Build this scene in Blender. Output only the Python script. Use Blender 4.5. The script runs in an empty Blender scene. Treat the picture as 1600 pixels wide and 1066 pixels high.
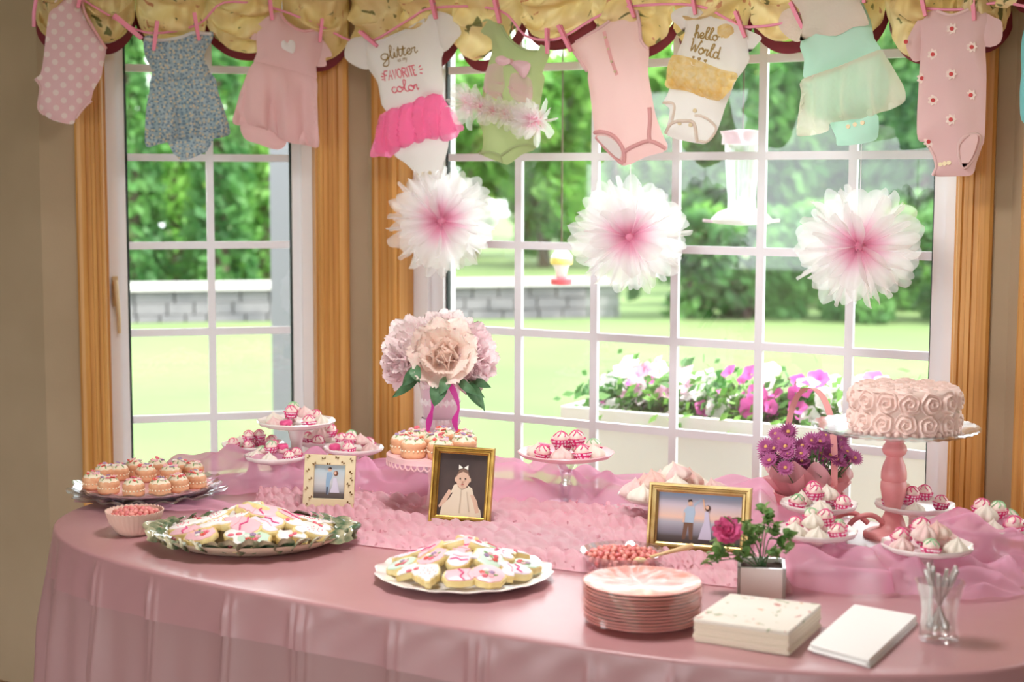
import bpy, bmesh, math, random
import numpy as np
from mathutils import Vector, Matrix, Euler
from mathutils.geometry import delaunay_2d_cdt
random.seed(7); np.random.seed(7)
PI = math.pi
scene = bpy.context.scene
COL = scene.collection

# ------------------------------------------------------------------ camera
F_PX, YAW, PITCH, ROLL = 2436.5, .5298, .1019, .0031
CAM = np.array([2.897, -4.506, 1.62])
fw = np.array([-math.sin(YAW)*math.cos(PITCH), math.cos(YAW)*math.cos(PITCH), -math.sin(PITCH)])
rt0 = np.array([math.cos(YAW), math.sin(YAW), 0.]); up0 = np.cross(rt0, fw)
rt = rt0*math.cos(ROLL)+up0*math.sin(ROLL); upv = -rt0*math.sin(ROLL)+up0*math.cos(ROLL)
cd = bpy.data.cameras.new('camera'); cam = bpy.data.objects.new('camera', cd); COL.objects.link(cam)
cd.sensor_width = 36.; cd.lens = 36.*F_PX/1600.
cam.matrix_world = Matrix(((rt[0], upv[0], -fw[0], CAM[0]), (rt[1], upv[1], -fw[1], CAM[1]), (rt[2], upv[2], -fw[2], CAM[2]), (0, 0, 0, 1)))
cd.clip_end = 300
cd.dof.use_dof = True; cd.dof.focus_distance = 4.05; cd.dof.aperture_fstop = 2.8
scene.camera = cam

# ------------------------------------------------------------------ world, sun, exposure
w = bpy.data.worlds.new('sky'); scene.world = w; w.use_nodes = True
bg = w.node_tree.nodes['Background']; bg.inputs[0].default_value = (.93, .965, 1., 1); bg.inputs[1].default_value = 1.75
sd = bpy.data.lights.new('sun', 'SUN'); sun = bpy.data.objects.new('sun', sd); COL.objects.link(sun)
sd.energy = 3.2; sd.angle = math.radians(1.5); sd.color = (1., .95, .85)
sun.rotation_euler = Vector((-.85, -.12, -1.1)).to_track_quat('-Z', 'Y').to_euler()
vs = scene.view_settings
vs.view_transform = 'Standard'; vs.look = 'None'; vs.gamma = 1.; vs.use_curve_mapping = False
vs.exposure = 1.68

# ------------------------------------------------------------------ measuring helpers
TZ = .76                                   # table top
def ray(x, y): return fw+rt*(x-800)/F_PX-upv*(y-533)/F_PX
def P(x, y, z=TZ):
    d = ray(x, y); return CAM+d*((z-CAM[2])/d[2])
def PV(x, y, n, p0):
    d = ray(x, y); n = np.array(n); return CAM+d*(((np.array(p0)-CAM)@n)/(d@n))
def ppm(X): return F_PX/((np.array(X)-CAM)@fw)
def Zat(x, y, B):                           # height above point B that shows at picture row y
    d = ray(x, y); hb = math.hypot(B[0]-CAM[0], B[1]-CAM[1]); return CAM[2]+d[2]*hb/math.hypot(d[0], d[1])

# ------------------------------------------------------------------ mesh builder
class MB:
    def __init__(s): s.v = []; s.f = []
    def add(s, vs, fs):
        o = len(s.v); s.v += [tuple(float(c) for c in p) for p in vs]; s.f += [tuple(i+o for i in q) for q in fs]; return s
    def box(s, c, d, rot=None):
        x, y, z = d[0]/2, d[1]/2, d[2]/2
        vs = [Vector((a*x, b*y, e*z)) for a in (-1, 1) for b in (-1, 1) for e in (-1, 1)]
        if rot is not None: vs = [rot @ q for q in vs]
        c = Vector(c); vs = [q+c for q in vs]
        return s.add(vs, [(0, 1, 3, 2), (4, 6, 7, 5), (0, 4, 5, 1), (2, 3, 7, 6), (0, 2, 6, 4), (1, 5, 7, 3)])
    def grid(s, fn, nu, nv, cu=False):
        vs = []; fs = []
        for j in range(nv+1):
            for i in range(nu if cu else nu+1): vs.append(fn(i/nu, j/nv))
        W = nu if cu else nu+1
        for j in range(nv):
            for i in range(nu):
                a = j*W+i; b = j*W+(i+1) % W; fs.append((a, b, b+W, a+W))
        return s.add(vs, fs)
    def lathe(s, prof, n=28, c=(0, 0, 0), rx=1, ry=1, mod=None, cap=True):
        vs = []; fs = []
        for k, (r, z) in enumerate(prof):
            for i in range(n):
                t = 2*PI*i/n; rr, dz = (r, 0) if mod is None else mod(t, r, z, k)
                vs.append((c[0]+rr*rx*math.cos(t), c[1]+rr*ry*math.sin(t), c[2]+z+dz))
        for k in range(len(prof)-1):
            for i in range(n):
                a = k*n+i; b = k*n+(i+1) % n; fs.append((a, b, b+n, a+n))
        if cap and prof[0][0] > 1e-6: fs.append(tuple(reversed(range(n))))
        if cap and prof[-1][0] > 1e-6: fs.append(tuple((len(prof)-1)*n+i for i in range(n)))
        return s.add(vs, fs)
    def tube(s, pts, r, n=6, cap=True):
        pts = [Vector(p) for p in pts]; m = len(pts); rs = r if isinstance(r, (list, tuple)) else [r]*m
        vs = []; fs = []; ref = None
        for k in range(m):
            t = (pts[min(k+1, m-1)]-pts[max(k-1, 0)]); t = t.normalized() if t.length > 1e-9 else Vector((0, 0, 1))
            if ref is None: ref = Vector((0, 0, 1)) if abs(t.z) < .9 else Vector((1, 0, 0))
            a = t.cross(ref).normalized(); b = a.cross(t); ref = b
            for i in range(n):
                q = 2*PI*i/n; vs.append(pts[k]+(a*math.cos(q)+b*math.sin(q))*rs[k])
        for k in range(m-1):
            for i in range(n): fs.append((k*n+i, k*n+(i+1) % n, (k+1)*n+(i+1) % n, (k+1)*n+i))
        if cap: fs += [tuple(reversed(range(n))), tuple((m-1)*n+i for i in range(n))]
        return s.add(vs, fs)
    def prism(s, ol, z0, z1, inset=0.):
        n = len(ol); cx = sum(p[0] for p in ol)/n; cy = sum(p[1] for p in ol)/n
        L = [(ol, z0)]
        if inset:
            k = 1-inset; sm = [(cx+(x-cx)*k, cy+(y-cy)*k) for x, y in ol]; e = (z1-z0)*.35
            L = [(sm, z0), (ol, z0+e), (ol, z1-e), (sm, z1)]
        else: L.append((ol, z1))
        vs = [(x, y, z) for o, z in L for x, y in o]; fs = [tuple(reversed(range(n))), tuple((len(L)-1)*n+i for i in range(n))]
        for k in range(len(L)-1):
            for i in range(n): fs.append((k*n+i, k*n+(i+1) % n, (k+1)*n+(i+1) % n, (k+1)*n+i))
        return s.add(vs, fs)
    def ball(s, c, r, n=10, m=6, sq=(1, 1, 1), dirs=None):
        prof = [(math.sin(PI*k/m), -math.cos(PI*k/m)) for k in range(m+1)]
        o = len(s.v); s.lathe([(max(a, 1e-4)*r, b*r) for a, b in prof], n)
        for i in range(o, len(s.v)):
            v = s.v[i]; s.v[i] = (c[0]+v[0]*sq[0], c[1]+v[1]*sq[1], c[2]+v[2]*sq[2])
        return s
    def mesh(s, name, mat=None, smooth=True):
        me = bpy.data.meshes.new(name); me.from_pydata(s.v, [], s.f); me.update()
        if smooth: me.polygons.foreach_set('use_smooth', [True]*len(me.polygons))
        if mat: me.materials.append(mat)
        return me
    def build(s, name, mat, parent=None, smooth=True, sharp=62, **k):
        me = s.mesh(name, mat, smooth)
        if smooth and sharp and len(me.polygons) < 9000:
            bm = bmesh.new(); bm.from_mesh(me)
            for e in bm.edges:
                if len(e.link_faces) == 2 and e.calc_face_angle(0) > math.radians(sharp): e.smooth = False
            bm.to_mesh(me); bm.free()
        return ob(name, me, parent, **k)
def ob(name, me, parent=None, loc=None, rot=None, label=None, kind=None, scale=None):
    o = bpy.data.objects.new(name, me); COL.objects.link(o)
    if parent: o.parent = parent
    if loc is not None: o.location = [float(c) for c in loc]
    if rot is not None: o.rotation_euler = rot
    if scale is not None: o.scale = scale if hasattr(scale, '__len__') else (scale,)*3
    if label: o['label'] = label
    if kind: o['kind'] = kind
    return o
def tag(o, label, cat, group=None):
    o['label'] = label; o['category'] = cat
    if group: o['group'] = group
    return o
def thing(name, label, cat, loc=(0, 0, 0), rot=(0, 0, 0), group=None, scale=None):
    return tag(ob(name, None, None, loc, rot, scale=scale), label, cat, group)
def struct(name, mb, mat, smooth=False, **k): return mb.build(name, mat, smooth=smooth, kind='structure', **k)
def catmull(pts, k=4, closed=False):
    pts = [np.array(p, float) for p in pts]; n = len(pts); out = []
    rng = range(n) if closed else range(n-1)
    for i in rng:
        g = (lambda j: pts[j % n]) if closed else (lambda j: pts[max(0, min(n-1, j))])
        p0, p1, p2, p3 = g(i-1), g(i), g(i+1), g(i+2)
        for q in range(k):
            t = q/k; out.append(.5*((2*p1)+(p2-p0)*t+(2*p0-5*p1+4*p2-p3)*t*t+(3*p1-p0-3*p2+p3)*t**3))
    if not closed: out.append(pts[-1])
    return out

# ------------------------------------------------------------------ materials
def lin(c):
    if max(c) > 1.01: c = [v/255. for v in c]
    return tuple((v/12.92 if v <= .04045 else ((v+.055)/1.055)**2.4) for v in c)
MATS = {}
def mat(name, col, rough=.5, metal=0., noise=None, bump=None, sheen=0., trans=0., spec=.5, coat=0.):
    """noise=(scale, second colour[, detail]); bump=(scale, strength); trans = share of light let through a cloth"""
    m = bpy.data.materials.new(name); m.use_nodes = True; nt = m.node_tree; N = nt.nodes; L = nt.links
    b = N['Principled BSDF']; c = (*lin(col), 1)
    b.inputs['Base Color'].default_value = c; b.inputs['Roughness'].default_value = rough; b.inputs['Metallic'].default_value = metal
    b.inputs['Specular IOR Level'].default_value = spec; b.inputs['Sheen Weight'].default_value = sheen; b.inputs['Coat Weight'].default_value = coat
    tc = N.new('ShaderNodeTexCoord')
    csock = None
    if noise:
        t = N.new('ShaderNodeTexNoise'); t.inputs['Scale'].default_value = noise[0]; t.inputs['Detail'].default_value = noise[2] if len(noise) > 2 else 3
        L.new(tc.outputs['Object'], t.inputs['Vector'])
        r = N.new('ShaderNodeValToRGB'); r.color_ramp.elements[0].position = .38; r.color_ramp.elements[1].position = .62
        r.color_ramp.elements[0].color = c; r.color_ramp.elements[1].color = (*lin(noise[1]), 1)
        L.new(t.outputs['Fac'], r.inputs[0]); L.new(r.outputs[0], b.inputs['Base Color']); csock = r.outputs[0]
    if bump:
        t = N.new('ShaderNodeTexNoise'); t.inputs['Scale'].default_value = bump[0]; t.inputs['Detail'].default_value = 4
        L.new(tc.outputs['Object'], t.inputs['Vector'])
        u = N.new('ShaderNodeBump'); u.inputs['Strength'].default_value = bump[1]; u.inputs['Distance'].default_value = .01
        L.new(t.outputs['Fac'], u.inputs['Height']); L.new(u.outputs[0], b.inputs['Normal'])
    if trans:
        tr = N.new('ShaderNodeBsdfTranslucent'); tr.inputs[0].default_value = c
        if csock: L.new(csock, tr.inputs[0])
        mx = N.new('ShaderNodeMixShader'); mx.inputs[0].default_value = trans
        L.new(b.outputs[0], mx.inputs[1]); L.new(tr.outputs[0], mx.inputs[2]); L.new(mx.outputs[0], N['Material Output'].inputs[0])
    MATS[name] = m; return m
def sheer(name, col, opac, trans=.5, noise=None):
    m = mat(name, col, .7, trans=trans, noise=noise); nt = m.node_tree; N = nt.nodes; L = nt.links
    out = N['Material Output']; src = out.inputs[0].links[0].from_socket
    tp = N.new('ShaderNodeBsdfTransparent'); mx = N.new('ShaderNodeMixShader'); mx.inputs[0].default_value = opac
    lw = N.new('ShaderNodeLayerWeight'); lw.inputs[0].default_value = .35
    mp = N.new('ShaderNodeMapRange'); mp.inputs['To Min'].default_value = opac; mp.inputs['To Max'].default_value = min(1., opac+.35)
    L.new(lw.outputs['Facing'], mp.inputs['Value']); L.new(mp.outputs[0], mx.inputs[0])
    L.new(tp.outputs[0], mx.inputs[1]); L.new(src, mx.inputs[2]); L.new(mx.outputs[0], out.inputs[0]); return m
def glassy(name, col=(1, 1, 1), refl=.06, edge=.5, rough=.02):
    m = bpy.data.materials.new(name); m.use_nodes = True; nt = m.node_tree; N = nt.nodes; L = nt.links; N.remove(N['Principled BSDF'])
    tp = N.new('ShaderNodeBsdfTransparent'); tp.inputs[0].default_value = (*col, 1)
    gl = N.new('ShaderNodeBsdfGlossy'); gl.inputs['Roughness'].default_value = rough; gl.inputs[0].default_value = (1, 1, 1, 1)
    lw = N.new('ShaderNodeLayerWeight'); lw.inputs[0].default_value = .3
    mp = N.new('ShaderNodeMapRange'); mp.inputs['To Min'].default_value = refl; mp.inputs['To Max'].default_value = edge
    mx = N.new('ShaderNodeMixShader'); L.new(lw.outputs['Facing'], mp.inputs['Value']); L.new(mp.outputs[0], mx.inputs[0])
    L.new(tp.outputs[0], mx.inputs[1]); L.new(gl.outputs[0], mx.inputs[2]); L.new(mx.outputs[0], N['Material Output'].inputs[0]); MATS[name] = m; return m
def speckle(m, scale, col, size=.25, rnd=1., soft=.03, rotz=0., also=None):
    """Voronoi dots printed over a material's own colour"""
    nt = m.node_tree; N = nt.nodes; L = nt.links; b = N['Principled BSDF']
    base = b.inputs['Base Color']; src = base.links[0].from_socket if base.links else None; val = tuple(base.default_value)
    tc = N.new('ShaderNodeTexCoord'); mpn = N.new('ShaderNodeMapping'); mpn.inputs['Rotation'].default_value = (-PI/2, 0, rotz); L.new(tc.outputs['Object'], mpn.inputs[0])
    v = N.new('ShaderNodeTexVoronoi'); v.voronoi_dimensions = '2D'; v.inputs['Scale'].default_value = scale; v.inputs['Randomness'].default_value = rnd
    L.new(mpn.outputs[0], v.inputs['Vector'])
    r = N.new('ShaderNodeValToRGB'); r.color_ramp.elements[0].position = size; r.color_ramp.elements[1].position = size+soft
    r.color_ramp.elements[0].color = (1, 1, 1, 1); r.color_ramp.elements[1].color = (0, 0, 0, 1); L.new(v.outputs['Distance'], r.inputs[0])
    mx = N.new('ShaderNodeMix'); mx.data_type = 'RGBA'; L.new(r.outputs[0], mx.inputs[0])
    if src: L.new(src, mx.inputs[6])
    else: mx.inputs[6].default_value = val
    mx.inputs[7].default_value = (*lin(col), 1); L.new(mx.outputs[2], base)
    for n in list(N):
        if n.type == 'BSDF_TRANSLUCENT': L.new(mx.outputs[2], n.inputs[0])
    return m
def wood_mat(name, c1, c2, axis=2):
    m = mat(name, c1, .42); nt = m.node_tree; N = nt.nodes; L = nt.links; b = N['Principled BSDF']
    tc = N.new('ShaderNodeTexCoord'); mp = N.new('ShaderNodeMapping'); s = [60, 60, 60]; s[axis] = 1.6; mp.inputs['Scale'].default_value = s
    t = N.new('ShaderNodeTexNoise'); t.inputs['Scale'].default_value = 1.; t.inputs['Detail'].default_value = 5
    r = N.new('ShaderNodeValToRGB'); r.color_ramp.elements[0].position = .35; r.color_ramp.elements[1].position = .68
    r.color_ramp.elements[0].color = (*lin(c2), 1); r.color_ramp.elements[1].color = (*lin(c1), 1)
    L.new(tc.outputs['Object'], mp.inputs[0]); L.new(mp.outputs[0], t.inputs[0]); L.new(t.outputs[0], r.inputs[0]); L.new(r.outputs[0], b.inputs[0]); return m
# ================================================================== the room shell
m_wall = mat('wall_paint', (170, 148, 120), .85, noise=(3., (164, 142, 114)), bump=(90, .05))
m_ceil = mat('ceiling_paint', (236, 232, 226), .9)
m_floor = wood_mat('floor_boards', (150, 105, 66), (118, 78, 46), 1)
m_oak = wood_mat('oak', (214, 158, 84), (186, 128, 60))
m_vinyl = mat('white_vinyl', (238, 236, 238), .45)
m_grille = mat('grille_white', (240, 240, 246), .5)
m_pane = glassy('window_glass', (.985, .995, .99), .028, .3, .0)
m_seal = mat('dark_seal', (40, 52, 50), .6)
m_beige = mat('beige_plastic', (206, 180, 140), .5)
D = .136                                    # wall surface stands this far inside the glass
S = .285
GX0, GX1 = .008, 1.675
XC = .84
K = 1.012
LW = CAM[:2]+K*(np.array([-2.3084*S, -1.6018*S])-CAM[:2]); LW = np.array([LW[0], LW[1], 0.])
Q = math.sqrt(.5)
eL = np.array([Q, Q, 0]); nL = np.array([Q, -Q, 0])           # left window: along, into the room
cx_left = (LW[0]-LW[1])+.4142*D; cornL = np.array([cx_left, -D, 0]); cornR = np.array([2*XC-cx_left, -D, 0])
bayL = PV(68, 480, nL, LW+nL*D); bayL[2] = 0; bayR = np.array([2*XC-bayL[0], bayL[1], 0])
ZF, ZC = -.09, 2.5
SILL, HEAD = .50, 2.30
ROW0 = 1.9925; RH = 1.0235*S
def frame_tr(o, e, n):                       # local (along, out of wall into room, up) -> world
    return lambda a, d, z: (o[0]+e[0]*a+n[0]*d, o[1]+e[1]*a+n[1]*d, z)
def lbox(mb, tr, a0, a1, d0, d1, z0, z1):
    vs = [tr(a, d, z) for a in (a0, a1) for d in (d0, d1) for z in (z0, z1)]
    mb.add(vs, [(0, 1, 3, 2), (4, 6, 7, 5), (0, 4, 5, 1), (2, 3, 7, 6), (0, 2, 6, 4), (1, 5, 7, 3)])
def casing(mb, tr, a0, a1, z0, z1, d, flip=False):   # fluted board, profile across a
    prof = [(0, 0), (0, .012), (.06, .020), (.14, .020), (.18, .013), (.30, .013), (.33, .019), (.45, .019), (.48, .012), (.62, .012), (.66, .020), (.80, .022), (.93, .018), (1, .010), (1, 0)]
    vs = []; n = len(prof)
    for z in (z0, z1):
        for u, h in prof:
            uu = 1-u if flip else u
            vs.append(tr(a0+(a1-a0)*uu, d+h, z))
    fs = [(i, i+1, i+1+n, i+n) for i in range(n-1)]+[tuple(range(n)), tuple(range(2*n-1, n-1, -1))]
    mb.add(vs, fs)
def window(idx, tr, g0, g1, cols, rows, j0, j1, c0, c1, zoff=0., lock=False):
    """g0..g1 glass, j0..j1 the opening in the wall, c0..c1 outer edges of the casing"""
    rt_ = ob('window_%d' % idx, None, None, kind='structure')
    m = MB(); lbox(m, tr, j0, j0+.012, 0, D, SILL, HEAD); m.build('jamb', m_oak, rt_, False)
    m = MB(); lbox(m, tr, j1-.012, j1, 0, D, SILL, HEAD); m.build('jamb', m_oak, rt_, False)
    m = MB(); lbox(m, tr, j0, j1, 0, D, HEAD-.012, HEAD); m.build('head_jamb', m_oak, rt_, False)
    m = MB(); lbox(m, tr, c0-.02, c1+.02, 0, D+.05, SILL-.025, SILL); m.build('sill_board', m_oak, rt_, False)
    m = MB(); casing(m, tr, c0, j0+.004, SILL, HEAD+.09, D, True); m.build('casing', m_oak, rt_, False)
    m = MB(); casing(m, tr, j1-.004, c1, SILL, HEAD+.09, D); m.build('casing', m_oak, rt_, False)
    m = MB(); lbox(m, tr, c0, c1, D, D+.02, HEAD, HEAD+.09); m.build('head_casing', m_oak, rt_, False)
    for a, b in ((j0+.012, g0), (g1, j1-.012)):                 # vinyl stiles, stepped like a sash in its frame
        m = MB(); mid = (a+b)/2; lbox(m, tr, a, b, -.05, .030, SILL, HEAD)
        lo, hi = (a, a+(b-a)*.55) if a < (g0+g1)/2 else (b-(b-a)*.55, b)
        lbox(m, tr, lo, hi, .030, .052, SILL, HEAD); m.build('sash_stile', m_vinyl, rt_, False)
    for a in (g0, g1-.008):
        m = MB(); lbox(m, tr, a, a+.008, -.006, .012, SILL+.06, HEAD-.06); m.build('gasket', m_seal, rt_, False)
    m = MB(); lbox(m, tr, j0+.012, j1-.012, -.05, .045, SILL, SILL+.06); m.build('bottom_rail', m_vinyl, rt_, False)
    m = MB(); lbox(m, tr, j0+.012, j1-.012, -.05, .045, HEAD-.06, HEAD-.012); m.build('top_rail', m_vinyl, rt_, False)
    hw = .0125
    for c in cols:
        m = MB(); lbox(m, tr, c-hw, c+hw, -.009, .009, SILL+.06, HEAD-.06); m.build('muntin', m_grille, rt_, False)
    for z in rows:
        m = MB(); lbox(m, tr, g0, g1, -.0085, .0085, z-hw, z+hw); m.build('muntin', m_grille, rt_, False)
    ca = [g0]+list(cols)+[g1]; za = [SILL+.06]+sorted(rows)+[HEAD-.06]
    for i in range(len(ca)-1):
        for j in range(len(za)-1):
            m = MB(); lbox(m, tr, ca[i], ca[i+1], -.002, .002, za[j], za[j+1]); m.build('pane', m_pane, rt_, False)
    if lock:
        m = MB(); lbox(m, tr, j0+.022, j0+.040, .052, .066, 1.20, 1.30); m.tube([tr(j0+.031, .07, 1.285), tr(j0+.034, .085, 1.25), tr(j0+.040, .08, 1.16), tr(j0+.041, .075, 1.11)], [.009, .009, .007, .006]); m.build('lock_lever', m_beige, rt_, True)
    return rt_
rows_c = [ROW0-r*RH for r in (0, 1, 2, 3, 4)]
trC = frame_tr(np.zeros(3), np.array([1, 0, 0]), np.array([0, -1, 0]))
J0, J1 = -.117, 1.775; C0, C1 = -.212, 1.868
window(2, trC, GX0-.006, GX1, [S*i for i in range(1, 6)], rows_c, J0, J1, C0, C1)
kz = K
rows_l = [CAM[2]+kz*((1.62+(1.307-.0064-r*1.0316)*S)-CAM[2]) for r in (0, 1, 2, 3, 4)]
def sL(x, d=0.): q = PV(x, 480, nL, LW+nL*d); return float((q-LW)@eL)
trL = frame_tr(LW, eL, nL)
gl0, gl1 = sL(200), sL(457); jl0, jl1 = sL(166, D), sL(500, D); cl0, cl1 = sL(123, D), sL(546, D)
window(1, trL, gl0, gl1, [sL(331)], rows_l, jl0, jl1, cl0, cl1, lock=True)
# right window: the left one mirrored about the middle of the bay
eR = np.array([Q, -Q, 0]); nR = np.array([-Q, -Q, 0]); RW = np.array([2*XC-LW[0], LW[1], 0])
trR = frame_tr(RW, eR, nR)
window(3, trR, -gl1, -gl0, [0.], rows_l, -jl1, -jl0, -cl1, -cl0)
# walls (thick, each with its opening)
TH = .30
def wall(name, tr, a0, a1, o0=None, o1=None, bev0=0., bev1=0.):
    m = MB()
    if o0 is None: lbox(m, tr, a0, a1, D-TH, D, ZF, ZC)
    else:
        lbox(m, tr, a0, o0, D-.18, D, ZF, ZC); lbox(m, tr, o1, a1, D-.18, D, ZF, ZC)
        lbox(m, tr, o0, o1, D-.18, D, ZF, SILL-.026); lbox(m, tr, o0, o1, D-.18, D, HEAD, ZC)
    return struct(name, m, m_wall)
wall('wall_center', trC, cornL[0], cornR[0], J0, J1)
sc = float((cornL-LW)@eL); sb = float((bayL-LW)@eL)
wall('wall_bay_left', trL, sb, sc, jl0, jl1)
wall('wall_bay_right', trR, -sc, -sb, -jl1, -jl0)
m = MB(); m.box(((bayL[0]-4.6)/2, bayL[1]+.09, (ZF+ZC)/2), (4.6+bayL[0], .18, ZC-ZF)); struct('wall_left', m, m_wall)
m = MB(); m.box(((bayR[0]+5.6)/2, bayR[1]+.09, (ZF+ZC)/2), (5.6-bayR[0], .18, ZC-ZF)); struct('wall_right', m, m_wall)
m = MB(); m.box((.6, -4.75, ZF-.05), (10.6, 9.9, .1)); struct('floor', m, m_floor)
m = MB(); m.box((.6, -4.7, ZC+.05), (10.6, 10.0, .1)); struct('ceiling', m, m_ceil)
for nm, x in (('wall_side_left', -4.6), ('wall_side_right', 5.7)):       # the room's long sides; its unseen far end left open so sky light fills in
    m = MB(); m.box((x, -5.2, (ZF+ZC)/2), (.18, 8.9, ZC-ZF)); struct(nm, m, m_wall)

# added fill light over the table, out of view, shaped as a ceiling fixture
m_fillm = mat('fill_metal', (200, 190, 176), .35, .8)
m_glow = bpy.data.materials.new('fill_diffuser'); m_glow.use_nodes = True
b_ = m_glow.node_tree.nodes['Principled BSDF']; b_.inputs['Base Color'].default_value = (.9, .88, .85, 1); b_.inputs['Emission Color'].default_value = (1., .97, .95, 1); b_.inputs['Emission Strength'].default_value = 1.6
fill_light = thing('added_fill_light', 'round fill light added above the oval table, out of view', 'fill_light', (1.15, -1.75, ZC))
MB().lathe([(.33, 0), (.33, -.03), (.30, -.045), (.28, -.03), (.28, 0)], 48, cap=False).build('fill_ring', m_fillm, fill_light)
MB().lathe([(.29, -.03), (.27, -.055), (.20, -.075), (.10, -.087), (.001, -.09)], 40).build('diffuser', m_glow, fill_light)
ld = bpy.data.lights.new('fill_area', 'AREA'); ld.shape = 'DISK'; ld.size = .56; ld.energy = 8.; ld.color = (1., .97, .95)
lo_ = bpy.data.objects.new('fill_area', ld); COL.objects.link(lo_); lo_.parent = fill_light; lo_.location = (0, 0, -.10)

# ================================================================== outdoors
GZ = -.40
m_grass = mat('lawn', (92, 112, 62), .9, noise=(.35, (80, 102, 56), 4), bump=(30, .4))
nt = m_grass.node_tree
m = MB(); m.grid(lambda u, v: (-45+110*u, -30+110*v, GZ+.06*math.sin(9*u*3)*math.sin(7*v*3)), 40, 40)
struct('lawn', m, m_grass, True)
m_stone = mat('stone', (112, 110, 114), .9, noise=(2.2, (92, 92, 97)), bump=(12, .6))
m_cap = mat('stone_cap', (176, 174, 172), .8)
m_leaf = [mat('leaf_dark', (62, 112, 60), .6, noise=(1.2, (92, 142, 70)), trans=.45), mat('leaf_mid', (92, 150, 68), .6, noise=(1.1, (130, 180, 84)), trans=.5), mat('leaf_light', (160, 196, 92), .6, noise=(1.1, (196, 214, 120)), trans=.55)]
m_bark = mat('bark', (96, 84, 72), .9)
def far(x, y, dist):                          # a place on the lawn: direction from the picture column, distance in metres
    d = ray(x, 400); h = np.array([d[0], d[1]])/math.hypot(d[0], d[1]); q = CAM[:2]+h*dist; return (q[0], q[1], GZ)
def leaf_cloud(fn, n, s):
    m = MB(); vs = []; fs = []
    for k in range(n):
        c = Vector(fn()); a = Vector(np.random.normal(size=3)).normalized(); b = a.orthogonal().normalized(); t = a.cross(b)
        q = s*random.uniform(.6, 1.3); o = len(vs)
        vs += [c-b*q*.5, c+t*q*.32, c+b*q*.6, c-t*q*.32]; fs.append((o, o+1, o+2, o+3))
    return m.add(vs, fs)
def crown(R, H, z0, cone=False):
    lumps = [(random.gauss(0, .38), random.gauss(0, .38), random.uniform(.08, .95), random.uniform(.25, .5)) for _ in range(16)]
    def fn():
        if cone:
            z = random.random()**1.2; t = random.uniform(0, 2*PI); r = (1-z*.86)*(.55+.45*random.random()**.4)*(1+.15*math.sin(5*t+9*z))
            return (R*r*math.cos(t), R*r*math.sin(t), z0+H*z)
        x, y, z, r = random.choice(lumps); v = Vector(np.random.normal(size=3)).normalized()*r*random.random()**.35
        a, b = x+v.x, y+v.y; k = max(1., math.hypot(a, b)); return (R*a/k, R*b/k, z0+H*max(0, z+.5*v.z))
    return fn
def tree(name, label, px, dist, R, H, z0, kind, n, cone=False, ls=.32, grp=None):
    t = thing(name, label, 'tree', far(px, 0, dist), (0, 0, random.uniform(0, 6)), grp)
    o = leaf_cloud(crown(R, H, z0, cone), n, ls).build('foliage', m_leaf[kind], t, False); o['kind'] = 'stuff'
    m = MB(); m.tube([(0, 0, -.05), (.05, 0, z0+H*.4), (0, .08, z0+H*.75)], [.16, .11, .04]); m.build('trunk', m_bark, t)
# the row of evergreens behind the stone wall, and the taller trees
for i, px in enumerate((205, 275, 345, 415)):
    tree('arborvitae', 'tall conical evergreen in the row behind the low stone wall', px, 24.6+1.9*(i % 2), .60, 6.2, .1, i % 2, 2600, True, .22, 'evergreens behind the stone wall')
for i, (px, di, R, H, k) in enumerate(((150, 32, 1.8, 9, 1), (300, 37, 2.0, 10, 2), (450, 32, 1.8, 9, 1), (600, 37, 1.9, 9, 1))):
    tree('leafy_tree', 'broad leafy tree rising behind the row of conical evergreens', px, di, R, H, .8, k, 3000, False, .5, 'trees behind the evergreens')
for i, (px, di, R, H, z0, k) in enumerate(((1130, 31, .95, 4.6, .2, 0), (1235, 28.2, .95, 4.6, .2, 0), (1340, 31, .95, 4.7, .2, 0), (1440, 28.2, .95, 4.7, .2, 0), (1545, 31, .95, 5, .2, 0))):
    tree('dense_shrub_tree', 'dense dark green tree at the far edge of the lawn', px, di, R, H, z0, k, 3600, False, .34, 'dark trees at the far edge of the lawn')
for i, (px, di, R, H, k) in enumerate(((740, 41.5, 1.4, 5.0, 1), (850, 38, 1.4, 4.6, 1), (965, 41.5, 1.4, 5.2, 1), (1065, 38, 1.3, 4.6, 1))):
    tree('mid_green_tree', 'mid green rounded tree beyond the grey paved bank', px, di, R, H, .3, k, 3200, False, .42, 'rounded trees beyond the bank')
for i, (px, di, R, H, k) in enumerate(((815, 50, 2.0, 8.4, 2), (960, 55, 2.1, 8.4, 2), (1100, 50, 2.0, 8.6, 2), (1240, 55, 2.0, 8.8, 2), (1370, 50, 1.9, 8.4, 2), (1500, 55, 2.0, 9., 2))):
    tree('pale_tree', 'sunlit yellow green tree standing furthest back', px, di, R, H, 1.5, k, 2400, False, .5, 'sunlit trees furthest back')
for i, px in enumerate((1078, 1110, 1170, 1245, 1330, 1415, 1500)):
    q = thing('round_shrub', 'rounded green shrub in the border at the far edge of the lawn', 'shrub', far(px, 0, 23.6+2.1*(i % 2)), (0, 0, i), 'shrubs at the far edge of the lawn')
    o = leaf_cloud(crown(.85, 1.5, .02), 2600, .2).build('foliage', m_leaf[i % 2], q, False); o['kind'] = 'stuff'
    MB().tube([(0, 0, -.05), (.02, 0, .7)], [.06, .03]).build('trunk', m_bark, q)
for i, px in enumerate((1640, 1800, 1960, 2130)):
    tree('dense_shrub_tree', 'dense dark green tree at the far edge of the lawn', px, 28.2+2.8*(i % 2), 1.1, 4.8, .2, 0, 3000, False, .34, 'dark trees at the far edge of the lawn')
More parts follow.
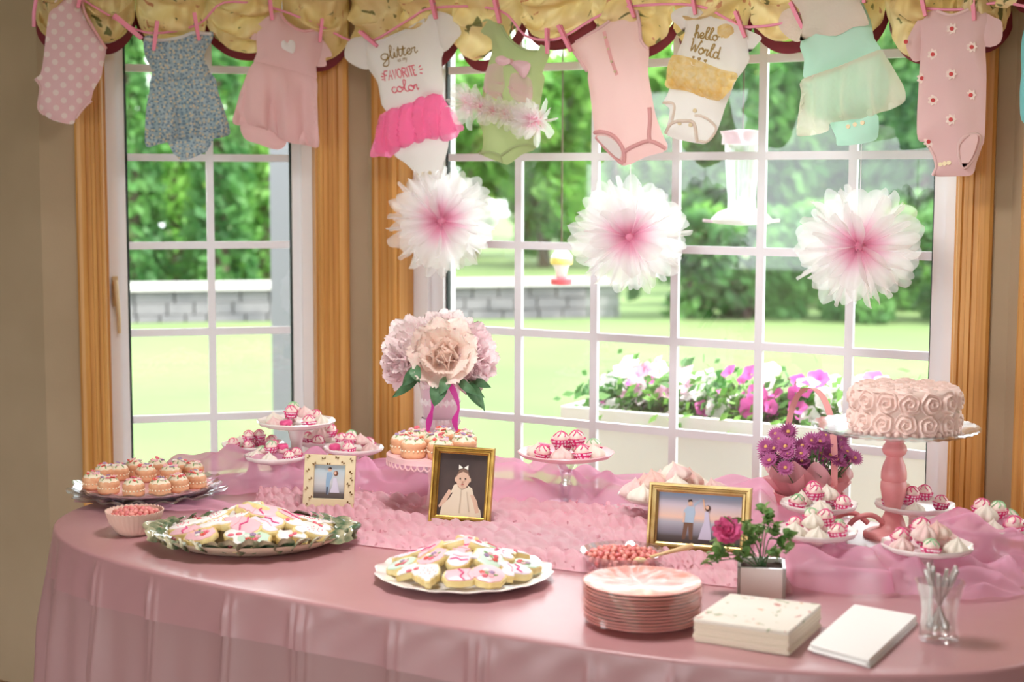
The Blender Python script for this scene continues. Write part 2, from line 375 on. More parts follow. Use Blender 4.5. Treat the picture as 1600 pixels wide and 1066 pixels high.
for i, px in enumerate((1590, 1690, 1800, 1920, 2050)):
    q = thing('round_shrub', 'rounded green shrub in the border at the far edge of the lawn', 'shrub', far(px, 0, 23.6+2.1*(i % 2)), (0, 0, i), 'shrubs at the far edge of the lawn')
    o = leaf_cloud(crown(.85, 1.5, .02), 2200, .2).build('foliage', m_leaf[i % 2], q, False); o['kind'] = 'stuff'
    MB().tube([(0, 0, -.05), (.02, 0, .7)], [.06, .03]).build('trunk', m_bark, q)
# stone wall with a pale cap
m = MB(); a = np.array(far(150, 0, 22.4)); b = np.array(far(960, 0, 23.5)); e = (b-a)/np.linalg.norm(b-a); n_ = np.array([e[1], -e[0], 0]); Lw = np.linalg.norm(b-a)
sw = thing('garden_wall', 'low grey stone garden wall with a pale cap across the lawn', 'wall')
trW = lambda p, d, z: tuple(a+e*p+n_*d+np.array([0, 0, z]))
hw_ = .5; y0 = 0
for r in range(3):
    p = -(r % 2)*.2
    mm = MB()
    while p < Lw:
        q = random.uniform(.3, .55); lbox(mm, trW, max(p, 0)+.012, min(p+q, Lw)-.012, 0, .3+random.uniform(0, .03), r*hw_/3-.05*(r == 0), (r+1)*hw_/3-.012); p += q
    mm.build('stone_course', m_stone, sw, False)['kind'] = 'stuff'
m = MB(); lbox(m, trW, 0, Lw, -.02, .38, hw_, hw_+.10); m.build('cap', m_cap, sw, False)
m = MB(); lbox(m, trW, 0, Lw, -.1, .02, 0, hw_); m.build('backing', m_stone, sw, False)
# white porch post, seen through the left window
pp = far(441, 0, 9.6)
t = thing('porch_post', 'white square post standing on the lawn outside the narrow window', 'post', pp)
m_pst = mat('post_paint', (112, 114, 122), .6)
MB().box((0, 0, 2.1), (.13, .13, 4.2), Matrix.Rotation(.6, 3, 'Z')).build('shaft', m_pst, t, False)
MB().box((0, 0, .07), (.22, .22, .14), Matrix.Rotation(.6, 3, 'Z')).build('base', m_vinyl, t, False)
# house eave over the bay, from which the feeders hang
m = MB(); m.box((.84, .20, 2.72), (7., .8, .10)); struct('eave', m, m_ceil)
# flower trough below the window
PY = .62
tl = PV(880, 634, (0, 1, 0), (0, PY, 0)); tz = tl[2]; tx0 = tl[0]; tx1 = tx0+1.75
m_white = mat('white_planter', (246, 244, 242), .5)
m_soil = mat('soil', (84, 66, 60), .95, noise=(40, (110, 84, 78)), bump=(60, .6))
t = thing('planter_trough', 'long white planter trough outside below the wide window', 'planter', ((tx0+tx1)/2, PY+.16, GZ))
hl = (tx1-tx0)/2; th_ = tz-GZ
m = MB()
for sy in (-1, 1): m.box((0, sy*.165, th_-.03), (2*hl, .03, .06))
for sx in (-1, 1): m.box((sx*(hl-.015), 0, th_-.03), (.03, .30, .06))
m.build('rim', m_white, t, False)
m = MB()
for sy in (-1, 1): m.box((0, sy*.135, th_/2-.02), (2*hl-.1, .02, th_-.04))
for sx in (-1, 1): m.box((sx*(hl-.06), 0, th_/2-.02), (.02, .26, th_-.04))
m.build('trough_body', m_white, t, False)
m = MB(); m.grid(lambda u, v: ((u-.5)*(2*hl-.12), (v-.5)*.25, th_-.07+.015*math.sin(40*u)*math.cos(9*v)), 40, 6); m.build('soil', m_soil, t)
m_pet = {'white': mat('petunia_white', (250, 246, 248), .6, trans=.4), 'pink': mat('petunia_pink', (232, 110, 190), .6, trans=.4), 'blush': mat('petunia_blush', (246, 190, 222), .6, trans=.4)}
def petunia_mesh(r):
    m = MB(); n = 20
    def fn(u, v):
        t = 2*PI*u; rr = r*(.12+.88*v)*(1+.12*v*math.cos(5*t)); return (rr*math.cos(t), rr*math.sin(t), r*(.55*v**.6)+.06*r*math.sin(10*t)*v)
    return m.grid(fn, n, 4, True)
pm = {k: petunia_mesh(.036).mesh('bloom', v) for k, v in m_pet.items()}
cols = ['white', 'blush', 'white', 'pink', 'pink', 'white', 'pink', 'white', 'white']
lab = {'white': 'bushy petunia with white trumpet blooms in the white trough', 'pink': 'petunia with bright pink blooms in the white trough', 'blush': 'petunia with pale blush blooms in the white trough'}
for i, c in enumerate(cols):
    x = tx0+.1+(i+.5)*(1.5/len(cols)); q = thing('petunia_plant', lab[c], 'flower', (x, PY+.16, tz-.09), group='petunias in the trough')
    o = leaf_cloud(lambda: (random.gauss(0, .085), random.gauss(0, .07), .02+abs(random.gauss(.07, .06))), 420, .045).build('foliage', m_leaf[i % 2], q, False); o['kind'] = 'stuff'
    for k in range(17):
        a_ = random.uniform(-1, 1)*.11; b_ = random.uniform(-1, .4)*.10; z_ = random.uniform(.07, .27)-abs(a_)*.3
        ob('bloom', pm[c if random.random() < .8 else random.choice(['white', 'pink'])], q, (a_, b_, z_), (random.uniform(.3, 1.5), 0, random.uniform(-.8, .8)), scale=random.uniform(.7, 1.15))
# hummingbird feeders
m_fg = glassy('feeder_glass', (.93, .99, .97), .25, .7, .1)
m_ppink = mat('pale_pink_plastic', (244, 214, 232), .4)
def feeder(px, ptop, pbot, Y, label, kind):
    top = PV(px, ptop, (0, 1, 0), (0, Y, 0)); bot = PV(px, pbot, (0, 1, 0), (0, Y, 0)); h = top[2]-bot[2]; r = h*.27
    q = thing('hummingbird_feeder', label, 'bird feeder', bot)
    if kind:
        MB().lathe([(.02, .16*h), (.34*r*1.6, .17*h), (.36*r*1.5, .3*h), (.42*r*1.5, .55*h), (.5*r*1.4, .86*h), (.02, .87*h)], 20).build('bottle', m_fg, q)
        MB().lathe([(.02, .84*h), (r*.82, .85*h), (r*.80, .93*h), (r*.9, .985*h), (.02, h)], 20, mod=lambda t, r_, z, k: (r_*(1+.05*math.cos(8*t)), 0)).build('cap', m_ppink, q)
        MB().lathe([(.02, 0), (r*1.1, .02*h), (r*1.2, .06*h), (r*.95, .13*h), (r*.6, .17*h), (.02, .18*h)], 24, mod=lambda t, r_, z, k: (r_*(1+.07*math.cos(6*t)), 0)).build('nectar_base', m_white, q)
        for k in range(4):
            a_ = k*PI/2+.5; MB().tube([(r*1.1*math.cos(a_), r*1.1*math.sin(a_), .04*h), (r*1.5*math.cos(a_), r*1.5*math.sin(a_), .05*h)], .006).build('perch', m_ppink, q)
    else:
        MB().lathe([(.01, .2*h), (r*.5, .22*h), (r*.7, .45*h), (r*1.1, .65*h), (r*1.15, .8*h), (r*.7, .96*h), (.01, h)], 20).build('globe', m_white, q)
        MB().lathe([(r*1.13, .58*h), (r*1.20, .66*h), (r*1.20, .72*h), (r*1.15, .76*h)], 20, cap=False).build('yellow_band', mat('feeder_yellow', (240, 220, 120), .5), q)
        MB().lathe([(.01, 0), (r*1.1, .02*h), (r*1.15, .16*h), (r*.6, .22*h), (.01, .23*h)], 20).build('nectar_base', mat('feeder_red', (226, 84, 98), .4), q)
    MB().tube([(0, 0, h*.98), (0, 0, 2.68-bot[2])], .003, 5).build('hanging_wire', m_bark, q)
feeder(1158, 203, 352, .5, 'tall glass hummingbird feeder with a pale pink cap and white scalloped base', 1)
feeder(877, 390, 445, .52, 'small round white and yellow hummingbird feeder with a red base', 0)
# ================================================================== balloon valance
m_val = mat('valance_fabric', (240, 220, 168), .8, noise=(7., (234, 208, 142)), trans=.25)
def floral(m, scale, cols, thr):
    nt = m.node_tree; N = nt.nodes; L = nt.links; b = N['Principled BSDF']; src = b.inputs['Base Color'].links[0].from_socket
    tc = N.new('ShaderNodeTexCoord')
    for i, c in enumerate(cols):
        t = N.new('ShaderNodeTexNoise'); t.inputs['Scale'].default_value = scale*(1+.35*i); t.inputs['Detail'].default_value = 2; t.inputs['Distortion'].default_value = 1.4
        mp = N.new('ShaderNodeMapping'); mp.inputs['Location'].default_value = (3.7*i, 1.3*i, 5*i); L.new(tc.outputs['Object'], mp.inputs[0]); L.new(mp.outputs[0], t.inputs[0])
        r = N.new('ShaderNodeValToRGB'); r.color_ramp.elements[0].position = thr; r.color_ramp.elements[1].position = thr+.03; L.new(t.outputs[0], r.inputs[0])
        mx = N.new('ShaderNodeMix'); mx.data_type = 'RGBA'; L.new(r.outputs[0], mx.inputs[0]); L.new(src, mx.inputs[6]); mx.inputs[7].default_value = (*lin(c), 1); src = mx.outputs[2]
    L.new(src, b.inputs['Base Color'])
    for n in list(N):
        if n.type == 'BSDF_TRANSLUCENT': L.new(src, n.inputs[0])
floral(m_val, 9, [(118, 118, 74), (206, 146, 112), (136, 130, 84)], .665)
m_burg = mat('burgundy_trim', (112, 24, 38), .7)
ZV = 2.47
def vplane(side, d):
    return {'L': (nL, LW+nL*(D+d), eL), 'C': (np.array([0, -1., 0]), np.array([0, -D-d, 0]), np.array([1., 0, 0])), 'R': (nR, RW+nR*(D+d), eR)}[side]
def valance(side, label, pts, loc0):
    """pts: (column, row) of the gather points; between two of them hangs one balloon"""
    n, p0, e = vplane(side, .05); rotz = math.atan2(e[1], e[0])
    org = PV(*loc0, n, p0) if isinstance(loc0, tuple) else loc0
    t = thing('balloon_valance', label, 'valance', (org[0], org[1], ZV), (0, 0, rotz))
    loc = [(float((PV(x, y, n, p0)-org)@e), PV(x, y, n, p0)[2]-ZV) if not isinstance(x, float) else (x, y) for x, y in pts]
    for k in range(len(loc)-1):
        (u0, z0), (u1, z1) = loc[k], loc[k+1]; W = abs(u1-u0); sag = .085+.02*((k*7) % 3); ph = random.uniform(0, 6); nf = 5+(k % 2)
        def bot(u): return (z0+(z1-z0)*u)-sag*(math.sin(PI*u)**.65)
        def fn(u, v):
            b = bot(u); z = b*v**1.0
            puff = math.sin(PI*u)**.6*(.055+.075*math.sin(PI*min(1, v*.92+.05)))
            fold = .026*math.sin(2*PI*nf*v*(1+.10*math.sin(PI*u))+ph+1.6*math.sin(2*PI*u+ph))*math.sin(PI*u)**.5*min(1, 3*v)
            gat = .012*math.cos(46*u+ph)*(1-math.sin(PI*u))*v
            wr = .006*math.sin(31*u+17*v+ph)
            pull = .045*math.sin(PI*u*2)*0
            return (u0+(u1-u0)*u+pull, -(.012+puff+fold+gat+wr), z+.012*math.sin(PI*u)*math.sin(2*PI*nf*v+ph))
        MB().grid(fn, 34, 60).build('swag', m_val, t)
        def ft(u, v):
            b = bot(u)
            return (u0+(u1-u0)*u, -(.006+.03*math.sin(PI*u)**.6)+.012*v, b+.012-v*(.034+.012*(1-math.sin(PI*u))))
        MB().grid(ft, 30, 3).build('trim', m_burg, t)
    m = MB(); m.box(((loc[0][0]+loc[-1][0])/2, .012, -.02), (abs(loc[-1][0]-loc[0][0]), .05, .05)); m.build('mounting_board', m_white, t, False)
    return t
valance('L', 'yellow floral balloon valance with burgundy edge over the narrow window, beside the brown wall', [(56, 30), (120, 25), (212, 22), (322, 38), (440, 50), (545, 55)], (300, 60))
valance('C', 'yellow floral balloon valance with burgundy edge over the wide middle window', [(560, 55), (640, 50), (717, 50), (822, 28), (932, 22), (1058, 32), (1176, 22), (1290, 30), (1388, 12), (1500, 20), (1582, 22)], (900, 60))
valance('R', 'yellow floral balloon valance with burgundy edge over the angled window, by the teal garment', [(-.48, -.30), (-.25, -.31), (.02, -.30), (.28, -.31)], RW+nR*(D+.05))

# ================================================================== clothesline, pins, baby clothes
LD = .30                                     # the line hangs this far in front of the wall
CL = vplane('L', LD-D); CC = vplane('C', LD-D); CC = (CC[0], np.array([0, -LD, 0]), CC[2]); CL = (nL, LW+nL*LD, eL)
XSPLIT = 533
CRT = (nR, RW+nR*LD, eR); XSPLIT2 = 1568
def lplane(px): return CL if px < XSPLIT else (CC if px < XSPLIT2 else CRT)
def hang(px, py, dd=0.):
    n, p0, e = lplane(px)
    return PV(px, py, n, p0+n*dd)
m_twine = mat('pink_ribbon', (238, 150, 180), .6)
m_pin = mat('pink_pin', (232, 136, 160), .5)
m_spring = mat('spring_steel', (190, 180, 185), .3, .9)
line_px = [(54, -40), (110, -12), (190, 35), (240, 52), (310, 38), (350, 4), (425, 12), (503, 42), (545, 62), (583, 63), (640, 30), (678, 12), (778, 15), (820, 55), (857, 62), (885, 55), (935, 25), (985, 10), (1085, 8), (1140, 32), (1160, 42), (1215, 38), (1245, 25), (1300, -10), (1400, -5), (1440, 12), (1500, 15), (1522, 10), (1566, 4), (1616, 12), (1676, 14), (1720, 0)]
lp = catmull([hang(x, y) for x, y in line_px], 4)
MBl = MB(); MBl.tube(lp, .004, 6); o = MBl.build('clothesline', m_twine); tag(o, 'pink ribbon clothesline strung across the bay in front of the valance', 'clothesline')
tl_ = MB(); tl_.tube(catmull([hang(57, -30), hang(56, 0), hang(53, 20), hang(53, 42)], 4), [.006]*13, 6); o = tl_.build('ribbon_tail', m_twine); tag(o, 'loose pink ribbon end hanging beside the polka dot bodysuit', 'ribbon')
pin_half = MB(); pin_half.prism([(-.0055, -.05), (.0055, -.05), (.0065, -.01), (.006, .045), (-.006, .045), (-.0065, -.01)], 0, .006)
pin_half.v = [(x, y_, z) for x, z, y_ in pin_half.v]
pm_half = pin_half.mesh('prong', m_pin, False)
sp = MB(); sp.tube([(.008*math.cos(t*1.5)*.0+(-.0075+.015*(t/12)), .008*math.cos(2*PI*t/4), .008*math.sin(2*PI*t/4)+.004) for t in range(13)], .0014, 5); pm_spr = sp.mesh('spring', m_spring)
def pin(x0, y0, x1, y1, what):
    a = hang(x0, y0, .022); b = hang(x1, y1, .022); mid = (a+b)/2; n, p0, e = lplane(x0)
    du = float((a-b)@e); dz = a[2]-b[2]; L = math.hypot(du, dz)
    t = thing('clothespin', 'pink wooden clothespin holding the '+what, 'clothespin', mid, (0, math.atan2(du, dz), 0), 'pink clothespins on the line', scale=max(.8, min(1.25, L/.098)))
    t.rotation_mode = 'XYZ'; t.rotation_euler = (Matrix.Rotation(math.atan2(e[1], e[0]), 3, 'Z') @ Matrix.Rotation(math.atan2(du, dz), 3, 'Y')).to_euler()
    ob('prong', pm_half, t, (0, -.0085, 0), (.06, 0, 0)); ob('prong', pm_half, t, (0, .002, 0), (-.06, 0, 0)); ob('spring', pm_spr, t)
G_ = ['polka dot bodysuit', 'blue floral dress', 'pink dress with a pale heart', 'white bodysuit with the bright pink tutu', 'green bodysuit', 'plain pink sleeveless bodysuit', 'white bodysuit with the gold ruffle', 'mint dress', 'pink onesie with red centred daisies', 'teal knitted top']
for x0, y0, x1, y1, g in ((130, -34, 122, 12, 0), (176, 22, 221, 60, 0), (246, 31, 240, 79, 1), (303, 18, 311, 63, 1), (420, -14, 425, 31, 2), (503, 30, 500, 63, 2), (562, 48, 589, 72, 3), (672, -16, 681, 29, 3), (772, -10, 781, 36, 4), (855, 46, 855, 80, 4), (873, 38, 892, 80, 5), (978, -12, 991, 27, 5), (1081, -18, 1086, 20, 6), (1149, 16, 1164, 58, 6), (1235, 2, 1254, 44, 7), (1352, -40, 1350, 2, 7), (1438, -16, 1445, 20, 8), (1520, -12, 1522, 28, 8), (1616, -6, 1622, 36, 9), (1676, -4, 1678, 38, 9)):
    pin(x0, y0, x1, y1, G_[g])

def seg_dist(pts, ol):
    pts = np.asarray(pts, float); d = np.full(len(pts), 1e9); n = len(ol)
    for i in range(n):
        a = ol[i]; b = ol[(i+1) % n]; ab = b-a; L = max(ab@ab, 1e-12); t = np.clip(((pts-a)@ab)/L, 0, 1); d = np.minimum(d, np.linalg.norm(pts-(a+t[:, None]*ab), axis=1))
    return d
def inside(p, ol):
    c = False; n = len(ol); j = n-1
    for i in range(n):
        if (ol[i][1] > p[1]) != (ol[j][1] > p[1]) and p[0] < (ol[j][0]-ol[i][0])*(p[1]-ol[i][1])/(ol[j][1]-ol[i][1])+ol[i][0]: c = not c
        j = i
    return c
class Garment:
    def __init__(s, name, label, cat, crop, pts):
        """crop=(x0, scale): pts are read off an enlarged view that starts at column x0, row 0"""
        s.x0, s.k = crop; px = [s.px(p) for p in pts]; s.side = lplane(sum(q[0] for q in px)/len(px))
        s.n, s.p0, s.e = s.side; c = np.mean([PV(x, y, s.n, s.p0) for x, y in px], axis=0); s.c = c
        s.root = thing(name, label, cat, c, (0, 0, math.atan2(s.e[1], s.e[0])), 'baby clothes on the line'); s.hf = None
    def px(s, p): return (s.x0+p[0]*s.k, p[1]*s.k)
    def uv(s, p):
        x, y = s.px(p); q = PV(x, y, s.n, s.p0)-s.c; return np.array([q@s.e, q[2]])
    def piece(s, name, pts, m, T=.018, wid=.03, base=0., folds=None, res=.011, wr=.004, back=.5, label=None, smooth=3, keep=True, seed=1.):
        ol = [s.uv(p) for p in pts]; ol = np.array(catmull(ol, smooth, True)) if smooth > 1 else np.array(ol)
        lo = ol.min(0); hi = ol.max(0); pin_ = []
        y = lo[1]+res/2; r = 0
        while y < hi[1]:
            x = lo[0]+(res/2 if r % 2 else 0)
            while x < hi[0]:
                if inside((x, y), ol): pin_.append((x, y))
                x += res
            y += res*.87; r += 1
        pin_ = np.array(pin_)
        if len(pin_): pin_ = pin_[seg_dist(pin_, ol) > res*.45]
        allp = [Vector(p) for p in ol]+[Vector(p) for p in pin_]; n = len(ol)
        V, E_, Fc, *_ = delaunay_2d_cdt(allp, [(i, (i+1) % n) for i in range(n)], [], 1, 1e-6)
        V = np.array([tuple(v) for v in V]); Vd = seg_dist(V, ol)
        def H(P_, d=None):
            P_ = np.asarray(P_, float).reshape(-1, 2); d = seg_dist(P_, ol) if d is None else d
            h = base+T*(1-np.exp(-d/wid))
            u, v = P_[:, 0], P_[:, 1]
            h = h+wr*(np.sin(38*u+25*v+seed*3)+.7*np.sin(-29*u+47*v+seed*5)+.6*np.sin(70*u+13*v+seed))*np.minimum(1, d/.02)
            if folds is not None: h = h+folds(u, v)*np.minimum(1, d/.008)
            return h
        h = H(V, Vd); m_ = MB(); bd = Vd < 1e-5; nb = len(V); idx = np.arange(nb); vs = [(V[i, 0], -h[i] if not bd[i] else -base-(folds(V[i:i+1, 0], V[i:i+1, 1])[0]*.6 if folds is not None else 0), V[i, 1]) for i in range(nb)]
        bidx = {}
        for i in range(nb):
            if not bd[i]: bidx[i] = len(vs); vs.append((V[i, 0], -base+(h[i]-base)*back+.001, V[i, 1]))
        fs = []
        for q in Fc:
            fs.append(tuple(q)); fs.append(tuple(bidx.get(i, i) for i in reversed(q)))
        m_.add(vs, fs)
        o = m_.build(name, m, s.root, True, label=label)
        if keep: s.H = H; 
        return o
    def strokes(s, name, lines, w, m, lift=.0025, label=None):
        """flat printed or sewn lines given in crop coordinates"""
        mb = MB()
        for ln in lines:
            p = np.array([s.uv(q) for q in ln]); h = s.H(p)+lift
            k = len(p); vs = []; fs = []
            for i in range(k):
                t = p[min(i+1, k-1)]-p[max(i-1, 0)]; t = t/max(np.linalg.norm(t), 1e-9); nn = np.array([-t[1], t[0]])*w/2
                vs += [(p[i, 0]-nn[0], -h[i], p[i, 1]-nn[1]), (p[i, 0]+nn[0], -h[i], p[i, 1]+nn[1])]
            for i in range(k-1): fs.append((2*i, 2*i+1, 2*i+3, 2*i+2))
            mb.add(vs, fs)
        return mb.build(name, m, s.root, False, label=label)
    def discs(s, name, pts, r, m, lift=.003, th=.002, label=None, joined=True, pet=0, amp=0.):
        mb = MB(); out = []
        for q in pts:
            c = s.uv(q); n = 20 if pet else 12; h = float(s.H([c])[0])+lift
            ol = [(r*(1+amp*math.cos(pet*2*PI*i/n))*math.cos(2*PI*i/n), r*(1+amp*math.cos(pet*2*PI*i/n))*math.sin(2*PI*i/n)) for i in range(n)]
            vs = [(c[0]+a, -h, c[1]+b) for a, b in ol]+[(c[0]+a, -h+th+lift, c[1]+b) for a, b in ol]
            fs = [tuple(range(n))]+[(i, (i+1) % n, n+(i+1) % n, n+i) for i in range(n)]
            if joined: mb.add(vs, fs)
            else: MB().add(vs, fs).build(name, m, s.root, False)
        if joined: return mb.build(name, m, s.root, False, label=label)
    def cord(s, name, pts, r, m, lift=.002, label=None, k=4):
        p = np.array(catmull([s.uv(q) for q in pts], k)); h = s.H(p)+lift
        return MB().tube([(a[0], -b, a[1]) for a, b in zip(p, h)], r, 6).build(name, m, s.root, label=label)
def pleat(freq, amp, ph=0., v0=0., grow=1.):
    return lambda u, v: amp*(np.sin(freq*u+ph+3*v)+.5*np.sin(freq*1.7*u+ph*2))*np.clip((v0-v)*grow/.1, .15, 1.2)
m_pk = mat('pink_cotton', (242, 212, 212), .85, trans=.4, sheen=.2)
m_pk2 = mat('pink_jersey', (240, 206, 206), .85, trans=.36, bump=(250, .1))
m_pk3 = mat('pale_pink_knit', (249, 224, 222), .85, trans=.42)
m_pkd = mat('rose_binding', (232, 176, 176), .8, trans=.2)
m_wh = mat('white_cotton', (244, 241, 239), .85, trans=.4, sheen=.2)
m_polka = speckle(mat('polka_pink', (238, 202, 206), .85, trans=.3), 30, (246, 230, 226), .25, 0., .05, PI/4)
m_blue = speckle(speckle(mat('blue_floral', (190, 206, 212), .85, trans=.35, noise=(60, (168, 188, 198))), 92, (134, 156, 176), .26, 1., .15), 64, (222, 210, 186), .2, 1., .08)
m_tutu = sheer('hot_pink_tulle', (253, 156, 202), .55, .55); m_gold = sheer('gold_tulle', (244, 214, 136), .62, .5, noise=(60, (250, 232, 180)))
m_green = mat('sage_jersey', (200, 212, 164), .85, trans=.45); m_ltul = sheer('pale_pink_tulle', (255, 226, 236), .48, .6)
m_wtul = sheer('cream_tulle', (252, 248, 232), .42, .5); m_mint = mat('mint_satin', (212, 244, 231), .6, trans=.42); m_lace = mat('cream_lace', (246, 234, 222), .9, trans=.4, bump=(140, .4))
m_ink = mat('gold_print', (150, 120, 60), .5, .2); m_inkp = mat('pink_print', (222, 84, 110), .6); m_red = mat('red_dot', (196, 66, 66), .8); m_snap = mat('snap', (206, 186, 150), .4, .4)
m_pet9 = mat('daisy_print', (238, 216, 206), .85); m_teal = mat('teal_knit', (130, 206, 206), .85, trans=.2)
kA = 400/1523.; cA, cB, cC_, cD, cE = (0, kA), (350, kA), (700, kA), (1020, 300/1142.), (1230, 370/1360.)
# 1 polka dot bodysuit
g = Garment('polka_dot_bodysuit', 'sleeveless pink bodysuit with white polka dots, hung askew at the brown wall', 'bodysuit', cA, [(208, 0), (630, 740)])
g.piece('body', [(370, -60), (300, 60), (280, 150), (258, 350), (240, 440), (208, 470), (238, 520), (225, 640), (260, 682), (320, 718), (430, 740), (452, 700), (495, 645), (540, 600), (556, 540), (600, 460), (612, 400), (632, 290), (600, 245), (560, 190), (520, 130), (485, 50), (470, -60)], m_polka, .022)
g.cord('leg_binding', [(208, 470), (240, 520), (228, 640), (262, 682)], .004, m_pk); g.cord('leg_binding', [(452, 705), (495, 645), (545, 600)], .004, m_pk)
g.cord('neck_binding', [(480, -50), (500, 60), (545, 150), (600, 240), (632, 290)], .005, m_pkd)
# 2 blue floral dress
g = Garment('blue_floral_dress', 'blue and grey tiny floral baby dress with gathered skirt', 'dress', cA, [(855, 190), (1360, 950)])
g.piece('bloomer', [(1000, 800), (1070, 952), (1205, 912), (1238, 888), (1258, 800)], m_blue, .014)
g.piece('skirt', [(905, 470), (1080, 462), (1258, 440), (1300, 560), (1335, 660), (1366, 760), (1360, 805), (1270, 825), (1180, 815), (1010, 845), (940, 860), (868, 872), (862, 760), (870, 640), (890, 540)], m_blue, .022, base=.006, folds=pleat(75, .012, .4, .06, .9), seed=2)
g.piece('bodice', [(855, 225), (905, 212), (935, 232), (1010, 228), (1080, 212), (1150, 187), (1215, 195), (1265, 190), (1262, 240), (1225, 300), (1216, 350), (1255, 440), (1260, 485), (1080, 492), (905, 495), (905, 420), (862, 330)], m_blue, .024, base=.004)
g.cord('collar', [(865, 235), (935, 240), (1010, 236), (1080, 222), (1150, 197), (1255, 205)], .006, m_wh)
# 3 pink dress with heart
g = Garment('pink_heart_dress', 'dusty pink baby dress with ruffled sleeves and a pale heart patch', 'dress', cB, [(60, 80), (645, 890)])
g.piece('bloomer', [(108, 730), (120, 822), (200, 856), (322, 892), (374, 835), (300, 740)], m_pk2, .014)
g.piece('skirt', [(180, 365), (300, 388), (430, 418), (545, 465), (552, 600), (556, 740), (560, 875), (480, 862), (370, 845), (240, 768), (140, 750), (50, 735), (70, 640), (110, 510)], m_pk2, .022, base=.006, folds=pleat(70, .013, 1.4, .06, .9), seed=3)
g.piece('sleeve', [(195, 150), (150, 205), (152, 228), (190, 240), (215, 200)], m_pk, .016); g.piece('sleeve', [(560, 225), (600, 250), (645, 330), (605, 345), (610, 388), (575, 398), (548, 380)], m_pk, .018)
g.piece('bodice', [(190, 165), (240, 112), (290, 82), (332, 75), (362, 122), (420, 165), (470, 182), (540, 177), (585, 225), (575, 330), (548, 400), (545, 480), (430, 440), (300, 402), (180, 382), (195, 310), (190, 230)], m_pk2, .024, base=.004)
g.cord('neck_binding', [(335, 78), (365, 126), (422, 168), (472, 184), (538, 180)], .005, m_pkd)
g.piece('heart_patch', [(370, 262), (385, 243), (410, 250), (418, 285), (405, 322), (370, 310), (338, 290), (335, 255), (352, 245)], m_wh, .003, .006, base=.033, res=.006, wr=0, keep=False)
# 4 white bodysuit with tutu
g = Garment('tutu_bodysuit', 'white short sleeved bodysuit with printed lettering and a bright pink tutu', 'bodysuit', cB, [(720, 75), (1432, 1066)])
g.piece('bottom', [(1005, 880), (1100, 850), (1250, 800), (1334, 800), (1326, 910), (1292, 1000), (1272, 1060), (1180, 1068), (1130, 1022), (1080, 972), (1018, 930)], m_wh, .02)
g.discs('snap', [(1150, 1040), (1195, 1035), (1240, 1028)], .006, m_snap, joined=False)
g.piece('tutu', [(962, 662), (1130, 600), (1235, 543), (1292, 548), (1350, 640), (1434, 755), (1400, 800), (1340, 842), (1250, 832), (1180, 852), (1060, 890), (1000, 937), (938, 930), (874, 930), (900, 820), (930, 740)], m_tutu, .028, base=.006, folds=pleat(120, .011, .2, .06, .9), seed=4)
g.piece('tutu_underlayer', [(972, 668), (1130, 610), (1235, 556), (1288, 560), (1340, 660), (1390, 770), (1330, 800), (1180, 830), (1060, 870), (990, 900), (905, 900), (930, 760)], m_tutu, .016, base=.004, folds=pleat(95, .006, 1.2, .06, .9), seed=5)
g.piece('sleeve', [(735, 250), (790, 220), (850, 228), (890, 300), (870, 405), (800, 402), (718, 342)], m_wh, .02); g.piece('sleeve', [(1240, 80), (1310, 74), (1372, 110), (1412, 190), (1380, 240), (1310, 310), (1262, 240)], m_wh, .022)
g.piece('body', [(850, 230), (905, 252), (1000, 215), (1100, 170), (1200, 112), (1245, 85), (1300, 160), (1312, 300), (1296, 360), (1300, 430), (1306, 560), (1180, 592), (970, 664), (920, 500), (885, 440), (860, 400), (840, 300)], m_wh, .026, base=.004)
g.cord('neck_binding', [(905, 258), (1000, 222), (1100, 178), (1205, 118)], .005, m_wh)
GL = {'g': [[(.7, .8), (.4, 1), (.1, .7), (.15, .2), (.45, .05), (.7, .4), (.75, .95), (.7, -.6), (.4, -1), (.1, -.7), (.5, -.1), (.95, .4)]], 'l': [[(0, .3), (.35, 1.3), (.45, 1.9), (.25, 2), (.18, 1.2), (.25, .2), (.5, .05), (.7, .4)]],
 'i': [[(0, .2), (.2, .9), (.2, .2), (.35, .05), (.55, .4)], [(.2, 1.3), (.24, 1.42)]], 't': [[(0, .3), (.25, 1.6), (.2, .3), (.35, .05), (.6, .4)], [(0, 1.1), (.5, 1.15)]], 'e': [[(0, .35), (.4, .55), (.5, .85), (.3, 1), (.1, .6), (.2, .15), (.45, .05), (.7, .4)]],
 'r': [[(0, .3), (.15, .95), (.2, .8), (.45, .95), (.4, .4), (.5, .05), (.7, .3)]], 'c': [[(.6, .85), (.35, 1), (.1, .6), (.2, .1), (.45, .05), (.7, .35)]], 'o': [[(.45, 1), (.15, .8), (.1, .3), (.4, .05), (.65, .35), (.6, .8), (.4, 1), (.55, .75), (.9, .8)]],
 'h': [[(0, .3), (.3, 1.3), (.4, 1.9), (.2, 2), (.15, 0), (.2, .6), (.45, .95), (.55, .6), (.55, .1), (.8, .3)]], 'W': [[(0, 1.8), (.15, 1.9), (.35, .1), (.65, 1.2), (.9, .1), (1.25, 1.9), (1.4, 1.7)]], 'd': [[(.6, .85), (.3, 1), (.1, .5), (.3, .05), (.6, .4), (.7, 1.9), (.65, .2), (.9, .2)]],
 's': [[(.5, .9), (.2, .95), (.15, .65), (.45, .4), (.4, .1), (.05, .1)]], 'm': [[(0, .1), (.05, .95), (.1, .7), (.35, .95), (.38, .1), (.4, .7), (.65, .95), (.7, .1)]], 'y': [[(0, .95), (.25, .2)], [(.5, .95), (.2, -.6), (0, -.7)]]}
